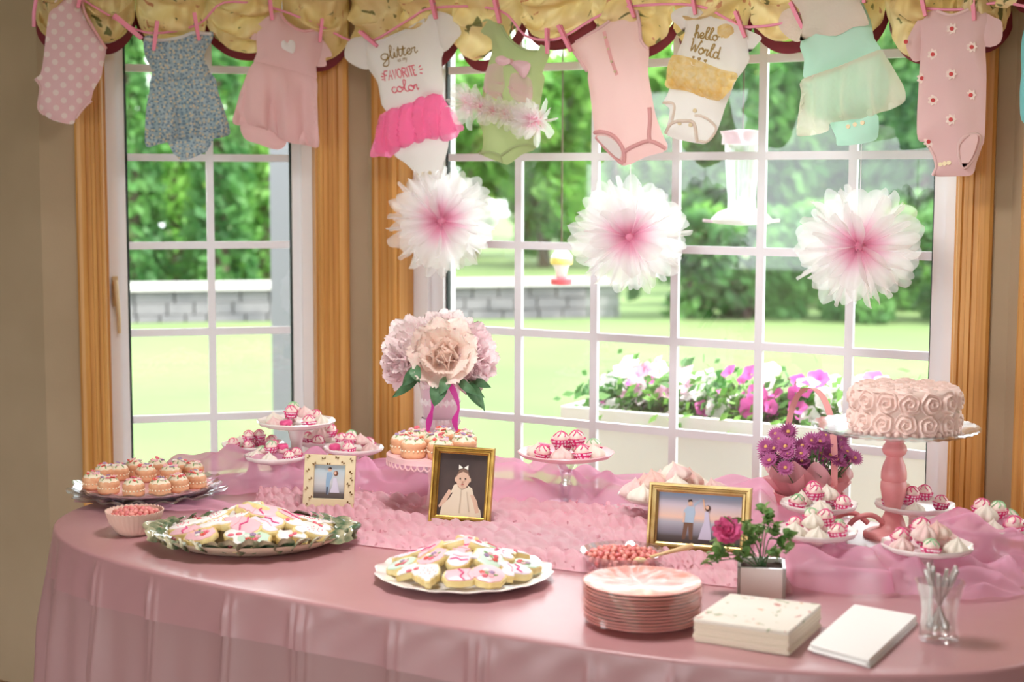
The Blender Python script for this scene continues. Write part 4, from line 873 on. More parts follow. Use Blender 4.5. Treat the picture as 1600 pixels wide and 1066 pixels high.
def frame(name, label, base, W, H, psi, lean, roll, bw, mt, prof, photo_mat, shapes, sub=None):
    t = thing(name, label, 'picture frame', base); t.rotation_euler = (Matrix.Rotation(psi, 3, 'Z') @ Matrix.Rotation(-lean, 3, 'X') @ Matrix.Rotation(roll, 3, 'Y')).to_euler()
    def bar(a, b, ia, ib):                    # mitred moulding between outer corners a-b and inner corners ia-ib
        n = len(prof); vs = []
        for (o_, i_) in ((a, ia), (b, ib)):
            for k, h in prof: vs.append((o_[0]+(i_[0]-o_[0])*k, -h, o_[1]+(i_[1]-o_[1])*k))
        fs = [(i, i+1, i+1+n, i+n) for i in range(n-1)]+[(n-1, 0, n, 2*n-1), tuple(range(n)), tuple(range(2*n-1, n-1, -1))]
        return MB().add(vs, fs).build('frame_bar', mt, t, False)
    O = [(-W/2, 0), (W/2, 0), (W/2, H), (-W/2, H)]; I = [(-W/2+bw, bw), (W/2-bw, bw), (W/2-bw, H-bw), (-W/2+bw, H-bw)]
    for i in range(4): bar(O[i], O[(i+1) % 4], I[i], I[(i+1) % 4])
    MB().box((0, .004, H/2), (W*.97, .006, H*.97)).build('backing', m_back, t, False)
    w_, h_ = W-2*bw, H-2*bw
    ph = MB().box((0, -.0012, H/2), (w_+.002, .003, h_+.002)).build('photograph', photo_mat, t, False)
    for k, (nm, ol, mm) in enumerate(shapes):
        m = MB(); z = -.0030-.00025*k; pts = [(-w_/2+x*w_, z, bw+y*h_) for x, y in ol]; m.add(pts, [tuple(range(len(pts)))]); m.build(nm, mm, ph, False)
    # easel leg behind
    m = MB(); m.add([(-.012, .008, H*.65), (.012, .008, H*.65), (.016, H*.32+.012, .004+H*.32*math.tan(lean)*0), (-.016, H*.32+.012, .004)], [(0, 1, 2, 3)]); m.box((0, .010, H*.65), (.03, .006, .02)); m.build('easel_leg', m_back, t, False)
    if sub: sub(t, W, H)
    return t
pr_gilt = [(0, 0), (0, .014), (.12, .020), (.3, .020), (.38, .013), (.55, .012), (.62, .016), (.8, .015), (.86, .008), (1, .006), (1, 0)]
pr_flat = [(0, 0), (0, .010), (.04, .012), (.94, .012), (1, .009), (1, 0)]
F = lambda n, c, r=.65: mat('print_'+n, c, r)
sk, skd = F('skin', (222, 180, 154)), F('skin_sepia', (206, 172, 150))
# cream butterfly frame
B = P(513, 800)+np.array([0, 0, .008]); s_ = ppm(B)
def bflies(t, W, H):
    spots = [(-.42, .95), (-.12, .93), (.14, .95), (.42, .92), (-.3, .83), (-.02, .83), (.26, .86), (-.42, .70), (-.36, .54), (-.43, .36), (-.34, .2), (-.42, .06), (.42, .68), (.38, .46), (.44, .30), (.40, .12), (.44, .56)]
    for x, z in spots:
        m = MB()
        for sx in (-1, 1):
            m.add([(0, -.0135, 0), (sx*.0045, -.016, .004), (sx*.005, -.016, .0005), (sx*.0035, -.015, -.0035)], [(0, 1, 2, 3)])
        m.build('butterfly', m_bfly, t, False, loc=(x*W, 0, z*H), rot=(0, x*2, 0))
sky1 = ramp_mat('print_beach', [(0, (70, 62, 62)), (.16, (96, 84, 80)), (.22, (150, 150, 156)), (.45, (196, 198, 200)), (1, (172, 196, 206))])
couple1 = [('figure_print', [(.40, .12), (.48, .12), (.52, .5), (.60, .7), (.56, .8), (.40, .78), (.38, .5)], F('blue_shirt', (140, 170, 196))), ('figure_print', oval(.5, .87, .065, .06), sk), ('figure_print', [(.44, .9), (.5, .95), (.57, .92), (.55, .88), (.48, .89)], F('dark_hair', (60, 44, 36))),
 ('figure_print', [(.52, .18), (.84, .18), (.78, .42), (.72, .62), (.62, .62), (.6, .4)], F('lilac_dress', (206, 204, 222))), ('figure_print', oval(.70, .76, .075, .08), F('auburn_hair', (110, 64, 44))), ('figure_print', oval(.68, .77, .04, .05), sk), ('figure_print', [(.40, .12), (.46, .12), (.46, .35), (.41, .35)], F('dark_trousers', (70, 74, 90)))]
frame('butterfly_photo_frame', 'cream photo frame dotted with small bronze butterflies, couple by the sea inside', B, 80/s_, 84/s_, CF-.02, .20, .03, 16/s_, m_cream, pr_flat, sky1, couple1, bflies)
# gold portrait frame
B = P(718, 824)+np.array([0, 0, .008]); s_ = ppm(B)
dk = mat('print_studio', (56, 42, 40), .65, noise=(9, (72, 56, 52)))
crm = F('cream_dress', (214, 200, 178)); crs = F('cream_dress_fold', (190, 174, 152))
baby = [('figure_print', [(.06, .0), (.10, .16), (.25, .28), (.33, .40), (.40, .47), (.62, .47), (.72, .38), (.80, .22), (.92, .12), (.95, 0)], crm), ('figure_print', [(.05, .12), (.18, .22), (.30, .40), (.22, .42), (.10, .26), (.02, .14)], skd), ('figure_print', [(.74, .38), (.84, .26), (.90, .08), (.82, .06), (.76, .22), (.68, .36)], skd), ('figure_print', [(.26, .36), (.33, .50), (.42, .52), (.40, .40)], crm), ('figure_print', [(.62, .50), (.72, .46), (.76, .35), (.64, .36)], crm),
 ('figure_print', [(.48, .44), (.5, .44), (.49, .05), (.46, .05)], crs), ('figure_print', [(.6, .40), (.62, .40), (.7, .08), (.67, .08)], crs), ('figure_print', oval(.51, .60, .145, .155), skd), ('figure_print', [(.37, .64), (.42, .74), (.51, .77), (.61, .74), (.66, .63), (.6, .69), (.51, .72), (.43, .69)], F('brown_hair', (120, 92, 76))), ('figure_print', oval(.36, .59, .022, .04), skd), ('figure_print', oval(.66, .59, .022, .04), skd),
 ('figure_print', [(.50, .78), (.41, .83), (.41, .75)], F('white_bow', (236, 230, 220))), ('figure_print', [(.52, .78), (.61, .83), (.61, .75)], F('white_bow', (236, 230, 220))), ('figure_print', oval(.455, .605, .018, .014, 10), F('eye', (50, 38, 34))), ('figure_print', oval(.565, .605, .018, .014, 10), F('eye', (50, 38, 34))), ('figure_print', oval(.51, .56, .016, .012, 10), F('nose', (190, 146, 126))), ('figure_print', oval(.51, .515, .035, .010, 10), F('mouth', (160, 96, 88)))]
frame('gold_portrait_frame', 'upright gold frame with a sepia portrait of a baby in a cream dress', B, 98/s_, 121/s_, CF-.10, .20, .045, 12/s_, m_giltd, pr_gilt, dk, baby)
# gold landscape frame
B = P(1090, 870)+np.array([0, 0, .006]); s_ = ppm(B)
sky2 = ramp_mat('print_sunset', [(0, (58, 48, 46)), (.14, (84, 74, 74)), (.2, (120, 116, 128)), (.42, (168, 166, 178)), (.52, (226, 190, 170)), (.75, (200, 186, 196)), (1, (120, 152, 186))])
br = F('brown_trousers', (112, 80, 62)); sh = F('pale_blue_shirt', (166, 186, 206)); lil = F('pale_lilac_dress', (196, 190, 212))
couple2 = [('figure_print', [(.30, .08), (.34, .08), (.37, .36), (.39, .08), (.43, .08), (.43, .44), (.32, .44)], br), ('figure_print', [(.30, .42), (.31, .66), (.35, .74), (.43, .74), (.47, .80), (.53, .90), (.51, .92), (.43, .80), (.45, .62), (.43, .42)], sh), ('figure_print', oval(.385, .81, .028, .05), sk), ('figure_print', [(.355, .83), (.36, .88), (.40, .89), (.415, .84), (.39, .85)], F('dark_hair', (60, 44, 36))), ('figure_print', [(.315, .64), (.30, .42), (.325, .42), (.33, .6)], sk),
 ('figure_print', [(.53, .92), (.55, .90), (.575, .68), (.555, .68), (.535, .86)], sk), ('figure_print', [(.50, .10), (.66, .10), (.64, .34), (.615, .60), (.60, .68), (.565, .66), (.56, .45), (.53, .3)], lil), ('figure_print', oval(.60, .73, .032, .065), F('brown_long_hair', (84, 56, 46))), ('figure_print', oval(.592, .745, .020, .038), sk)]
frame('gold_landscape_frame', 'wide gold frame with a couple dancing on a beach at sunset', B, 162/s_, 108/s_, CF-.33, .18, .0, 15/s_, m_giltp, pr_gilt, sky2, couple2)
# ================================================================== sweets: building blocks
def copy_tree(o, parent=None, loc=None, rot=None, label=None, group=None, scale=None):
    c = o.copy(); COL.objects.link(c); c.parent = parent
    if loc is not None: c.location = [float(v) for v in loc]
    if rot is not None: c.rotation_euler = rot
    if scale is not None: c.scale = (scale,)*3
    if label: c['label'] = label
    if group: c['group'] = group
    for ch in list(o.children): copy_tree(ch, c)
    return c
class Proto:
    """builds a thing the first time and copies it with its parts afterwards"""
    def __init__(s, fn): s.fn = fn; s.o = None
    def put(s, loc, rot, label, group, scale=1.):
        if s.o is None:
            s.o = s.fn(); s.o.location = [float(v) for v in loc]; s.o.rotation_euler = rot; s.o.scale = (scale,)*3; s.o['label'] = label; s.o['group'] = group; return s.o
        return copy_tree(s.o, None, loc, rot, label, group, scale)
m_mer = mat('meringue_cream', (252, 244, 232), .7, trans=.2); m_merp = mat('meringue_pink', (248, 212, 210), .7, noise=(60, (252, 230, 224)), trans=.2)
m_mers = mat('meringue_streaked', (250, 230, 218), .7, noise=(30, (242, 186, 180)), trans=.2)
m_liner = speckle(mat('hot_pink_liner', (222, 46, 122), .6), 150, (252, 226, 238), .3, .3, .08)
m_cream2 = mat('white_chocolate', (246, 232, 218), .4, noise=(50, (244, 206, 206))); m_drz = mat('pink_drizzle', (226, 84, 140), .4); m_mintc = mat('mint_drizzle', (150, 204, 150), .4)
m_porc = mat('white_porcelain', (246, 240, 236), .18, coat=.4); m_porcp = mat('blush_porcelain', (240, 196, 202), .3); m_clear = glassy('clear_glass', (.97, .985, .98), .10, .75, .03)
m_stemg = glassy('stem_glass', (.9, .93, .95), .22, .8, .05)
def meringue(mm):
    def f():
        t = thing('meringue_kiss', '-', 'meringue')
        MB().lathe([(.010, 0), (.0185, .001), (.0225, .006), (.0225, .012), (.0195, .018), (.0135, .0235), (.0065, .028), (.0025, .032), (.0006, .036)], 36, mod=lambda a, r, z, k: (r*(1+.16*math.cos(7*a-z*55)*(1 if .001 < z < .036 else .2)), 0)).build('swirl', mm, t)
        return t
    return Proto(f)
def liner_candy(top, dr):
    def f():
        t = thing('truffle_cup', '-', 'candy')
        MB().lathe([(.011, 0), (.0135, .004), (.0165, .011), (.019, .018), (.0165, .016), (.001, .008)], 36, mod=lambda a, r, z, k: (r*(1+(.05*math.cos(18*a) if 0 < k < 4 else 0)), 0)).build('paper_liner', m_liner, t)
        b = MB().ball((0, 0, .0185), .0150, 16, 10).build('truffle', top, t)
        for q in range(3):
            m = MB(); m.tube([(.0155*math.sin(s_)*math.cos(q*1.05+.3*math.sin(3*s_)), .0155*math.sin(s_)*math.sin(q*1.05+.3*math.sin(3*s_)), .0185+.0155*math.cos(s_)) for s_ in np.linspace(-1.2, 1.2, 12)], .0013, 5); m.build('drizzle', dr, b)
        return t
    return Proto(f)
def dipped():
    t = thing('dipped_marshmallow', '-', 'candy')
    MB().lathe([(.001, 0), (.012, .001), (.0145, .004), (.0145, .018), (.012, .0215), (.001, .022)], 20).build('marshmallow', m_cream2, t)
    MB().lathe([(.0150, .011), (.0153, .018), (.0125, .0225), (.001, .0232)], 20, mod=lambda a, r, z, k: (r, .0025*math.sin(5*a) if k == 0 else 0)).build('pink_dip', m_drz, t); return t
SW = {'cream': (meringue(m_mer), 'swirled cream meringue kiss'), 'pinkm': (meringue(m_merp), 'swirled pale pink meringue kiss'), 'streak': (meringue(m_mers), 'pink streaked meringue kiss'), 'white': (liner_candy(m_cream2, m_drz), 'pink drizzled truffle in a dotted liner'), 'mint': (liner_candy(m_cream2, m_mintc), 'mint drizzled truffle in a dotted liner'), 'dip': (Proto(dipped), 'pink dipped marshmallow')}
def sweets(c, R, z, where, kinds, seed, grp, scale=1.15, pile=True):
    r = random.Random(seed); n = len(kinds); ring = n-3 if pile and n > 6 else n
    for i, k in enumerate(kinds):
        if i < ring: a = 2*PI*i/ring+r.uniform(-.12, .12)-1.2; rr = R*.68; zz = z; tilt = .22
        else: a = 2*PI*i/3+.5; rr = R*.24; zz = z+.021*scale; tilt = .1
        pr_, nm = SW[k]
        pr_.put((c[0]+rr*math.cos(a), c[1]+rr*math.sin(a), zz), (tilt*math.sin(a)*-1*.6, tilt*math.cos(a)*.6, r.uniform(0, 6)), nm+' on '+where, grp, scale*r.uniform(.92, 1.06)*(.9 if k in ('cream', 'pinkm', 'streak') else 1))
def dish(px, py, wpx, by, name, label, where, kinds, seed, m_pl=None, stem='white', sc=1.15, foot=.5):
    B = P(px, by); R = wpx/2/ppm((B[0], B[1], TZ+.1)); zr = Zat(px, py, B)-TZ
    m_pl = m_pl or m_porc; ms = {'white': m_porc, 'pink': m_porcp, 'glass': m_clear}[stem]
    t = thing(name, label, 'dessert dish', B)
    z0 = zr-.016
    MB().lathe([(.001, z0-.004), (R*.62, z0-.004), (R*.94, z0+.006), (R, z0+.015), (R*.985, z0+.018), (R*.9, z0+.010), (R*.6, z0), (.001, z0)], 48, mod=lambda a, r, z, k: (r*(1+(.018*math.cos(12*a) if r > R*.8 else 0)), 0)).build('plate', m_pl, t)
    if stem == 'glass':
        H = z0-.004; MB().lathe([(R*.42, 0), (R*.40, .004), (R*.14, .010), (R*.10, H*.3), (R*.14, H*.42), (R*.09, H*.5), (R*.13, H*.75), (R*.26, H*.97), (R*.26, H+.001)], 24, mod=lambda a, r, z, k: (r*(1+.06*math.cos(8*a)), 0)).build('stem', m_stemg, t)
    else:
        H = z0-.003; MB().lathe([(R*foot, 0), (R*foot*.97, .005), (R*.24, .012), (R*.15, H*.35), (R*.14, H*.7), (R*.22, H*.93), (R*.40, H+.001)], 32).build('stem', ms, t)
    sweets((B[0], B[1]), R*.92, TZ+z0+.001, where, kinds, seed, 'sweets on '+where, sc)
    return B, R, zr
# five dishes in front of the narrow window
dish(464, 657, 122, 752, 'pedestal_dish', 'tall white pedestal dish rising highest behind the butterfly frame', 'the tall white pedestal dish', ['dip', 'white', 'cream', 'white', 'dip', 'cream', 'pinkm', 'mint', 'white', 'pinkm'], 1)
dish(396, 693, 98, 745, 'pedestal_dish', 'white pedestal dish of sweets next to the cut glass plate of cookie cups', 'the white dish next to the cookie cups', ['white', 'dip', 'white', 'mint', 'cream', 'white', 'white', 'dip', 'white'], 2, sc=1.05)
dish(432, 711, 98, 762, 'pedestal_dish', 'low white pedestal dish beside the edge of the butterfly frame', 'the low white dish beside the butterfly frame', ['cream', 'white', 'white', 'pinkm', 'mint', 'cream', 'dip', 'white', 'mint'], 3, sc=1.05)
dish(507, 687, 90, 742, 'pedestal_dish', 'white pedestal dish of pink cups behind the butterfly frame, near the casing', 'the white dish near the oak casing', ['white', 'white', 'cream', 'white', 'mint', 'pinkm', 'white'], 4, sc=1.1)
dish(553, 699, 94, 753, 'pedestal_dish', 'white pedestal dish between the butterfly frame and the lace edged cake stand', 'the white dish beside the lace edged stand', ['white', 'pinkm', 'white', 'cream', 'dip', 'white', 'pinkm', 'mint'], 5, sc=1.1)
# five dishes around the rose cake
dish(1278, 786, 120, 848, 'pedestal_dish', 'white pedestal dish of sweets below the purple flowers', 'the white dish below the purple flowers', ['cream', 'white', 'white', 'cream', 'mint', 'white', 'cream', 'white'], 6)
dish(1275, 828, 126, 888, 'pedestal_dish', 'white pedestal dish behind the potted rose', 'the white dish behind the potted rose', ['cream', 'white', 'mint', 'pinkm', 'white', 'cream', 'white', 'mint', 'cream'], 7)
dish(1428, 787, 124, 835, 'pedestal_dish', 'white pedestal dish just behind the pink turned post', 'the white dish behind the pink post', ['cream', 'white', 'white', 'mint', 'cream', 'white', 'white'], 8)
dish(1447, 850, 142, 905, 'pedestal_dish', 'white pedestal dish in front of the pink turned post', 'the white dish before the pink post', ['mint', 'cream', 'pinkm', 'white', 'white', 'pinkm', 'streak', 'white', 'pinkm'], 9, sc=1.25)
dish(1542, 818, 140, 868, 'pedestal_dish', 'white pedestal dish of sweets on the organza mound by the angled window', 'the white dish by the angled window', ['cream', 'white', 'mint', 'pinkm', 'white', 'pinkm', 'mint', 'white', 'cream'], 10, sc=1.25)
# clear compote, meringue stand
dish(884, 706, 150, 785, 'glass_compote', 'clear glass compote with a pink rimmed plate of sweets', 'the clear glass compote', ['pinkm', 'white', 'cream', 'mint', 'cream', 'white', 'dip', 'cream', 'white', 'white', 'pinkm', 'white'], 11, m_porcp, 'glass', sc=1.35)
B, R, zr = dish(1055, 772, 180, 812, 'meringue_stand', 'glass cake stand heaped with meringues behind the wide gold frame', 'the stand behind the wide gold frame', [], 12, m_clear, 'glass')
rr = random.Random(3)
for i in range(15):
    k = ['streak', 'pinkm', 'cream', 'streak'][i % 4]; a = i*2.4; ring = .72 if i < 9 else (.35 if i < 13 else .08); z = TZ+zr-.015+(0 if i < 9 else .026 if i < 13 else .05)
    if i < 9: a = i*2*PI/9
    SW[k][0].put((B[0]+R*ring*math.cos(a), B[1]+R*ring*math.sin(a), z), (rr.uniform(-.25, .25), rr.uniform(-.25, .25), rr.uniform(0, 6)), 'large '+SW[k][1]+' on the stand behind the wide gold frame', 'meringues piled on the glass stand', 1.5*rr.uniform(.9, 1.06))

# ------------------------------------------------------------------ cookie cups
m_shell = mat('cookie_shell', (222, 160, 122), .65, noise=(50, (232, 178, 138))); m_frost = mat('frosting', (240, 226, 200), .55); m_leafy = mat('icing_leaf', (142, 170, 112), .5); m_dot = mat('icing_bead', (246, 226, 198), .5)
m_bl = [mat('icing_'+n, c, .5) for n, c in (('rose', (232, 110, 128)), ('blush', (244, 188, 196)), ('violet', (170, 140, 176)), ('white', (246, 240, 232)), ('coral', (222, 84, 72)))]
fl = MB()
for i in range(5):
    a = i*2*PI/5; fl.ball((.0032*math.cos(a), .0032*math.sin(a), .001), .0027, 7, 4, (1, 1, .55))
fl_me = [fl.mesh('blossom', m) for m in m_bl]; lf_me = MB().ball((0, 0, 0), .004, 8, 5, (1.5, .6, .4)).mesh('icing_leaf', m_leafy)
def cup(v):
    def f():
        t = thing('cookie_cup', '-', 'cookie'); r = random.Random(40+v)
        MB().lathe([(.001, 0), (.0255, 0), (.0285, .004), (.0292, .010), (.0272, .0155), (.0272, .0185), (.0292, .024), (.0285, .031), (.0255, .0345), (.001, .035)], 40, mod=lambda a, r_, z, k: (r_*(1+(.02*math.cos(20*a) if k in (2, 3, 6, 7) else 0)), 0)).build('shell', m_shell, t)
        m = MB()
        for i in range(18): a = i*2*PI/18; m.ball((.0282*math.cos(a), .0282*math.sin(a), .017), .0026, 6, 4)
        m.build('bead_band', m_dot, t)
        MB().lathe([(.026, .033), (.0245, .037), (.019, .042), (.010, .046), (.001, .047)], 28, mod=lambda a, r_, z, k: (r_*(1+.05*math.cos(9*a)), 0)).build('frosting', m_frost, t)
        for i in range(7):
            a = i*2*PI/6+r.uniform(-.3, .3); q = .0155 if i < 6 else 0
            ob('blossom', fl_me[r.randrange(5)], t, (q*math.cos(a), q*math.sin(a), .0435 if i < 6 else .049), (r.uniform(-.4, .4), r.uniform(-.4, .4), a), scale=r.uniform(.95, 1.4))
        for i in range(6):
            a = (i+.5)*2*PI/6; ob('icing_leaf', lf_me, t, (.0185*math.cos(a), .0185*math.sin(a), .041), (0, .5, a), scale=1.15)
        return t
    return Proto(f)
CUPS = [cup(v) for v in range(4)]
# left: cut glass plate with a pink tray
B = P(231, 779); s_ = ppm(B); R = 119/s_
m_cut = glassy('cut_glass', (.93, .96, .98), .18, .75, .14); m_tray = mat('pink_tray', (232, 172, 172), .35)
t = thing('cut_glass_plate', 'scalloped cut glass plate with a pink tray, beside the brown wall', 'plate', B)
sc_ = lambda a, r, z, k: (r*(1+(.05*math.cos(10*a) if r > R*.75 else 0)), .004*math.cos(20*a) if r > R*.75 else 0)
MB().lathe([(R*.45, .002), (R*.47, .006), (R*.55, .012), (R*.8, .016), (R, .026), (R*.98, .030), (R*.8, .021), (R*.5, .017), (.001, .016)], 100, mod=sc_).build('lower_rim', m_cut, t)
MB().lathe([(R*.5, .016), (R*.7, .022), (R*.9, .034), (R*.96, .045), (R*.94, .048), (R*.86, .038), (R*.6, .029), (.001, .028)], 100, mod=lambda a, r, z, k: (r*(1+(.035*math.cos(12*a+.4) if r > R*.75 else 0)), .003*math.cos(24*a) if r > R*.75 else 0)).build('upper_rim', m_cut, t)
MB().lathe([(.001, .029), (R*.80, .031), (R*.84, .036), (R*.83, .039), (R*.79, .036), (.001, .035)], 64).build('tray', m_tray, t)
zc = TZ+.036
cups_px = [(170, 771), (209, 775), (250, 774), (278, 768), (306, 762), (146, 764), (185, 750), (207, 741), (228, 752), (247, 741), (283, 743), (303, 747), (164, 751), (267, 752)]
for i, (x, y) in enumerate(cups_px):
    q = P(x, y, zc); d = np.array(q[:2])-B[:2]; n_ = np.linalg.norm(d)
    if n_ > R*.74: d *= R*.74/n_
    CUPS[i % 4].put((B[0]+d[0], B[1]+d[1], zc), (0, 0, i*1.3), 'flower iced sandwich cookie cup on the cut glass plate', 'cookie cups on the cut glass plate', .98)
# pink lace-edged stand
B = P(680, 802); s_ = ppm((B[0], B[1], TZ+.15)); R = 76/s_; zr = Zat(680, 708, B)-TZ
m_stand = mat('pink_metal', (240, 196, 200), .4)
t = thing('lace_cake_stand', 'pink cake stand with a pierced lace edge, behind the baby portrait', 'cake stand', B)
MB().lathe([(R*.55, 0), (R*.54, .006), (R*.2, .02), (R*.13, zr*.45), (R*.16, zr*.8), (R*.3, zr-.008)], 32).build('stem', m_stand, t)
MB().lathe([(.001, zr-.008), (R, zr-.006), (R, zr), (.001, zr)], 56).build('plate', m_stand, t)
m = MB(); nS = 44
MB().lathe([(R*.995, zr), (R*1.0, zr-.014), (R*.985, zr-.014), (R*.98, zr-.001)], 56, cap=False).build('skirt', m_stand, t)
for i in range(nS):
    a = 2*PI*i/nS; c_, q_ = math.cos(a), math.sin(a); k = .008
    m = MB(); m.tube([(R*.992*math.cos(a+(PI/nS)*math.sin(s_*0+u*PI-PI/2)), R*.992*math.sin(a+(PI/nS)*math.sin(u*PI-PI/2)), zr-.013-.013*math.sin(PI*u)) for u in np.linspace(0, 1, 7)], .0021, 5); m.build('lace_scallop', m_stand, t)
for i, (dx, dy) in enumerate([(.64*math.cos(2*PI*q/7-1.35), .64*math.sin(2*PI*q/7-1.35)) for q in range(7)]+[(0., 0.)]):
    CUPS[(i+1) % 4].put((B[0]+dx*R*1.02*math.cos(CF)-dy*R*1.02*math.sin(CF), B[1]+dx*R*1.02*math.sin(CF)+dy*R*1.02*math.cos(CF), TZ+zr), (0, 0, i), 'flower iced sandwich cookie cup on the lace edged stand', 'cookie cups on the lace edged stand', 1.14)

# ------------------------------------------------------------------ decorated cookies
m_dough = mat('sugar_cookie', (240, 222, 164), .7, noise=(40, (234, 208, 142))); m_ice = [mat('cookie_icing_'+n, c, .35) for n, c in (('white', (248, 242, 240)), ('pink', (244, 194, 204)), ('lilac', (238, 226, 240)), ('mint', (206, 232, 214)))]
SH = {'onesie': [(-.5, .42), (-.22, .5), (-.1, .4), (.1, .4), (.22, .5), (.5, .42), (.56, .14), (.34, .1), (.34, -.25), (.13, -.5), (-.13, -.5), (-.34, -.25), (-.34, .1), (-.56, .14)], 'bottle': [(-.26, -.55), (.26, -.55), (.3, .15), (.16, .25), (.2, .34), (.1, .42), (.07, .58), (-.07, .58), (-.1, .42), (-.2, .34), (-.16, .25), (-.3, .15)],
 'bib': [(.5*math.cos(a)*(1+.05*math.cos(9*a)), .5*math.sin(a)*(1+.05*math.cos(9*a))) for a in np.linspace(0, 2*PI, 27)[:-1]], 'rattle': [(.32*math.cos(a)+0, .25+.32*math.sin(a)) for a in np.linspace(-1.25, PI+1.25, 14)]+[(-.07, -.1), (-.07, -.38), (-.16, -.46), (-.1, -.6), (.1, -.6), (.16, -.46), (.07, -.38), (.07, -.1)], 'carriage': [(-.5, .05), (-.3, .4), (.05, .52), (.08, .1), (.5, .1), (.42, -.2), (.2, -.36), (.28, -.5), (.1, -.52), (-.1, -.5), (-.25, -.5), (-.2, -.36), (-.42, -.2)]}
def cookie(shape, ic, deco):
    def f():
        t = thing('iced_cookie', '-', 'cookie'); S_ = .082; ol = [(x*S_, y*S_) for x, y in catmull(SH[shape], 2, True)]
        MB().prism(ol, -.002, .0125, .04).build('cookie_base', m_dough, t, True, sharp=50)
        i_ = MB().prism([(x*.88, y*.88) for x, y in ol], .012, .0155, .05).build('icing', m_ice[ic], t, True, sharp=50)
        if deco == 0:
            for sx in (-1, 1): MB().ball((sx*.009, .006, .0165), .008, 10, 6, (1, .6, .4)).build('icing_bow', m_bl[0], i_)
        elif deco == 1:
            for k in range(5): ob('blossom', fl_me[(k+1) % 5], i_, (.012*math.cos(k*1.26), .012*math.sin(k*1.26)-.004, .0155), scale=1.25)
            ob('icing_leaf', lf_me, i_, (.0, -.004, .016), scale=1.3); ob('icing_leaf', lf_me, i_, (.016, .006, .016), (0, 0, 1), scale=1.2)
        elif deco == 2: MB().tube([(-.02, -.012, .0158), (-.006, -.003, .0165), (.008, -.012, .0165), (.022, -.004, .0158)], .002, 6).build('piped_line', m_drz, i_); MB().tube([(-.02, .012, .0158), (0, .006, .0165), (.02, .012, .0158)], .0015, 6).build('piped_line', m_bl[1], i_)
        else:
            m = MB()
            for k in range(11):
                a = 2.4*k; q = .006*math.sqrt(k); m.ball((q*math.cos(a), q*math.sin(a)-.003, .016), .0014, 6, 4)
            m.build('icing_dots', m_bl[0 if ic != 1 else 3], i_)
        return t
    return Proto(f)
CK = [(cookie('onesie', 0, 3), 'white iced onesie shaped sugar cookie'), (cookie('bottle', 1, 2), 'pink iced bottle shaped sugar cookie'), (cookie('bib', 1, 1), 'round pink iced sugar cookie with icing blossoms'), (cookie('onesie', 2, 2), 'lilac iced onesie shaped sugar cookie'), (cookie('rattle', 0, 0), 'white iced rattle shaped sugar cookie with a bow'), (cookie('bib', 3, 1), 'round mint iced sugar cookie with icing blossoms'), (cookie('carriage', 0, 0), 'white iced carriage shaped sugar cookie'), (cookie('bottle', 0, 3), 'white iced bottle shaped sugar cookie')]
def pile(c, rx, ry, z, n1, n2, n3, where, grp, seed, psi=0., sc=1.):
    r = random.Random(seed); k = seed
    for lay, (n, q, dz, tl) in enumerate(((n1, .68, .012, .27), (n2, .38, .033, .38), (n3, .10, .052, .40))):
        for i in range(n):
            a = 2*PI*i/n+r.uniform(-.15, .15)+lay*.4; x, y = rx*q*math.cos(a), ry*q*math.sin(a); X = c[0]+x*math.cos(psi)-y*math.sin(psi); Y = c[1]+x*math.sin(psi)+y*math.cos(psi)
            ax = Vector((math.sin(a+psi), -math.cos(a+psi), 0)); R_ = Matrix.Rotation(-tl*r.uniform(.5, 1.3), 3, ax) @ Matrix.Rotation(r.uniform(0, 6.28), 3, 'Z')
            pr_, nm = CK[k % len(CK)]; k += 1+(i % 3 == 0)
            pr_.put((X, Y, z+dz+r.uniform(0, .006)), R_.to_euler(), nm+' on '+where, grp, sc*r.uniform(.92, 1.05))
# white scalloped plate in front
B = P(725, 905); s_ = ppm(B); R = 139/s_
t = thing('scalloped_plate', 'round white scalloped plate piled with iced cookies', 'plate', B)
wv = lambda a, r, z, k: (r*(1+(.016*math.cos(16*a) if r > R*.8 else 0)), .002*math.cos(16*a) if r > R*.8 else 0)
MB().lathe([(R*.5, .001), (R*.66, .004), (R*.97, .018), (R, .0215), (R*.985, .0225), (R*.9, .0185), (R*.66, .009), (.001, .008)], 112, mod=wv).build('dish', m_porc, t)
pile(B, R, R, TZ+.014, 12, 8, 3, 'the white scalloped plate', 'cookies on the white plate', 3, sc=.95)
# ornate green rimmed oval platter
B = P(394, 852); s_ = ppm(B); R = 157/s_; RY = R*.80
m_orn = mat('green_glaze', (74, 104, 76), .15, noise=(22, (190, 182, 150)), coat=.6); m_plat = mat('platter_cream', (224, 206, 182), .3); m_berry = mat('berry_glaze', (120, 52, 56), .2, coat=.5)
t = thing('ornate_platter', 'oval platter with a moulded green leaf rim, piled with iced cookies', 'platter', B, (0, 0, CF))
MB().lathe([(R*.5, .001), (R*.7, .005), (R*.93, .028), (R*.96, .035), (R*.92, .034), (R*.7, .013), (.001, .010)], 96, ry=RY/R).build('dish', m_plat, t)
leaf = MB(); leaf.grid(lambda u, v: ((u-.5)*.05*(1-.55*abs(v-.4)), (v-.5)*.04+.004*math.sin(9*u), .006*math.sin(PI*u)+.004*math.sin(12*v)*math.sin(PI*u)), 6, 6); lme = leaf.mesh('moulded_leaf', m_orn)
bme = MB().ball((0, 0, 0), .007, 10, 6).mesh('moulded_berry', m_berry); rng = random.Random(5)
